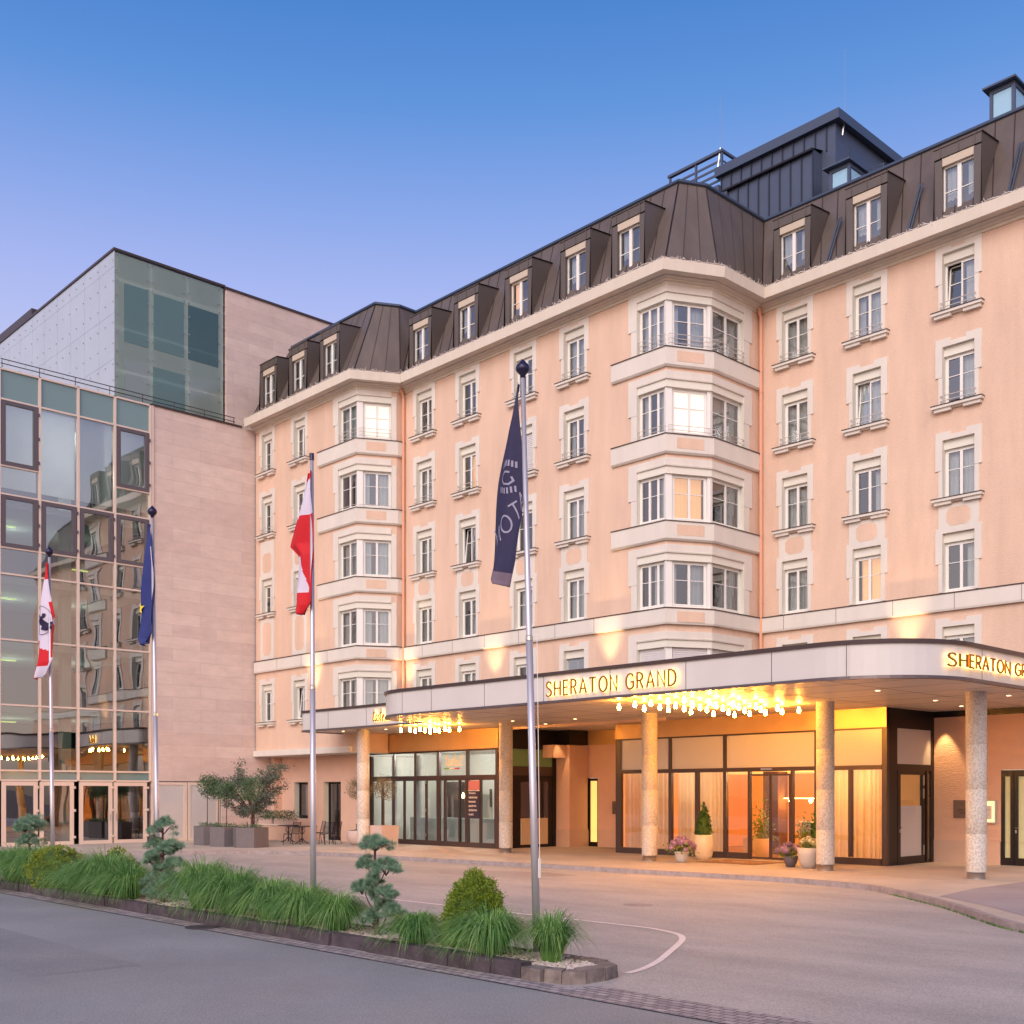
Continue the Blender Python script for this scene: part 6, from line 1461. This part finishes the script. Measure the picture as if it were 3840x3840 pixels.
def hydrangea(x,y,z,r,n,lab,seed,m=None,leafn=260,fr=.085):
    rd=random.Random(seed); t=empty('hydrangea',(x,y,z),label=lab,cat='hydrangea'); b=MB(); s=MB(); heads=[]
    for k in range(n):
        a=rd.uniform(0,2*PI); q=rd.random()**.6; c=Vector((math.cos(a)*r*q,math.sin(a)*r*q,r*(.95-.75*q*q)+rd.uniform(-.04,.04))); heads.append(c)
        s.tube([(0,0,-.05),c*.5,c],[.008,.006,.004],4)
        for i in range(100):
            d=Vector((rd.gauss(0,1),rd.gauss(0,1),rd.gauss(0,1))).normalized(); p=c+d*fr*rd.uniform(.8,1.05); e=d.cross(Vector((rd.random(),rd.random(),1))).normalized()*.014; f=d.cross(e).normalized()*.014
            b.quad(p-e-f,p+e-f,p+e+f+d*.004,p-e+f)
    gk(b,'flower_heads',m or M['hydra'],t); gk(s,'stems',M['hydleaf'],t)
    b=MB(); leaves(b,[(rd.gauss(0,.5)*r,rd.gauss(0,.5)*r,rd.uniform(-.1,.6)*r) for _ in range(leafn)],.055,rd,elong=1.7); gk(b,'leaves',M['hydleaf'],t)
hydrangea(-21.35,27.2,.32,.44,26,'pink hydrangea heads spilling from the small pot left of the entrance',71)
hydrangea(-17.98,27.8,.34,.34,20,'mauve hydrangea heads hanging from the small dark pot right of the doors',72,mat('mauve_hydrangea',(150,116,140),.6))
hydrangea(-17.3,27.75,.56,.26,10,'pale green blossoms in the round grey pot',73,mat('pale_blossom',(206,196,150),.6),300)
# bowls with olive trees by the first column
pot(-37.6,26.9,[(0,0),(.3,0),(.46,.14),(.52,.35),(.5,.56),(.46,.6),(.43,.6)],M['terra'],'round pinkish bowl holding an olive standard, left of the first column')
ball_tree(-37.6,26.9,1.75,.55,.45,'sparse golden olive standard in the pinkish bowl',81,M['olive'],2200,.5,leaf=.035,cat='olive tree',name='olive_tree')
t=empty('square_planter',(-35.55,26.6,0),label='square greige planter right of the first column',cat='planter'); b=MB(); b.hexa([(-.38,-.38,0),(.38,-.38,0),(.38,.38,0),(-.38,.38,0),(-.42,-.42,.85),(.42,-.42,.85),(.42,.42,.85),(-.42,.42,.85)]); gk(b,'tub',M['terra'],t)
ball_tree(-35.55,26.6,1.45,.5,.42,'sparse olive standard in the square planter, right of the first column',82,M['olive'],2000,.83,leaf=.035,cat='olive tree',name='olive_tree')
pot(-38.9,27.9,[(0,0),(.25,0),(.25,.6),(.22,.6)],M['planter'],'grey cylinder pot by the terrace door')
shrub(-38.9,27.9,[(.2,0),(.25,.2),(.05,.35)],'low green plant in the grey cylinder pot','low_shrub',M['laurel'],700,15,.035,cat='plant',zb=.55)
# door mat with an emblem
t=empty('door_mat',(-20.2,28.6,0),label='brown door mat with a pale oval emblem in front of the sliding doors',cat='door mat')
b=MB(); b.box(-1.05,1.05,-.85,.9,.006,.018); gk(b,'mat',mat('mat_brown',(134,96,70),.95,var=.1,vs=30),t)
b=MB()
for i in range(20):
    a=2*PI*i/20
    b.quad(*[(r_*math.cos(q)*1.5,r_*math.sin(q)*.8,.021) for q,r_ in ((a,.42),(a+.2,.42),(a+.2,.5),(a,.5))])
b.box(-.3,.3,-.03,.03,.019,.021); b.box(-.03,.03,-.2,.2,.0192,.0215); gk(b,'emblem',M['plinth'],t)
# lobby plants seen through the doors
for i,(x,y,h,r,l) in enumerate(((-21.3,31.4,1.1,.35,'leafy plant in an orange pot inside the lobby left of the doors'),(-20.15,32.4,.75,.45,'bushy plant inside the lobby straight behind the doors'),(-19.3,32.0,.65,.42,'flowering plant inside the lobby at the right door leaf'))):
    rd=random.Random(90+i); t=empty('lobby_plant',(x,y,0),label=l,cat='indoor plant'); b=MB(); b.lathe((0,0,0),[(0,0),(.18,0),(.3,.3),(.3,.6),(.24,.62)],20); gk(b,'pot',M['orange'],t,smooth=True)
    b=MB(); leaves(b,[(rd.gauss(0,.5)*r,rd.gauss(0,.5)*r,.6+abs(rd.gauss(0,.6))*h*.7) for _ in range(420)],.075,rd,elong=1.8); gk(b,'leaves',M['hydleaf'],t)
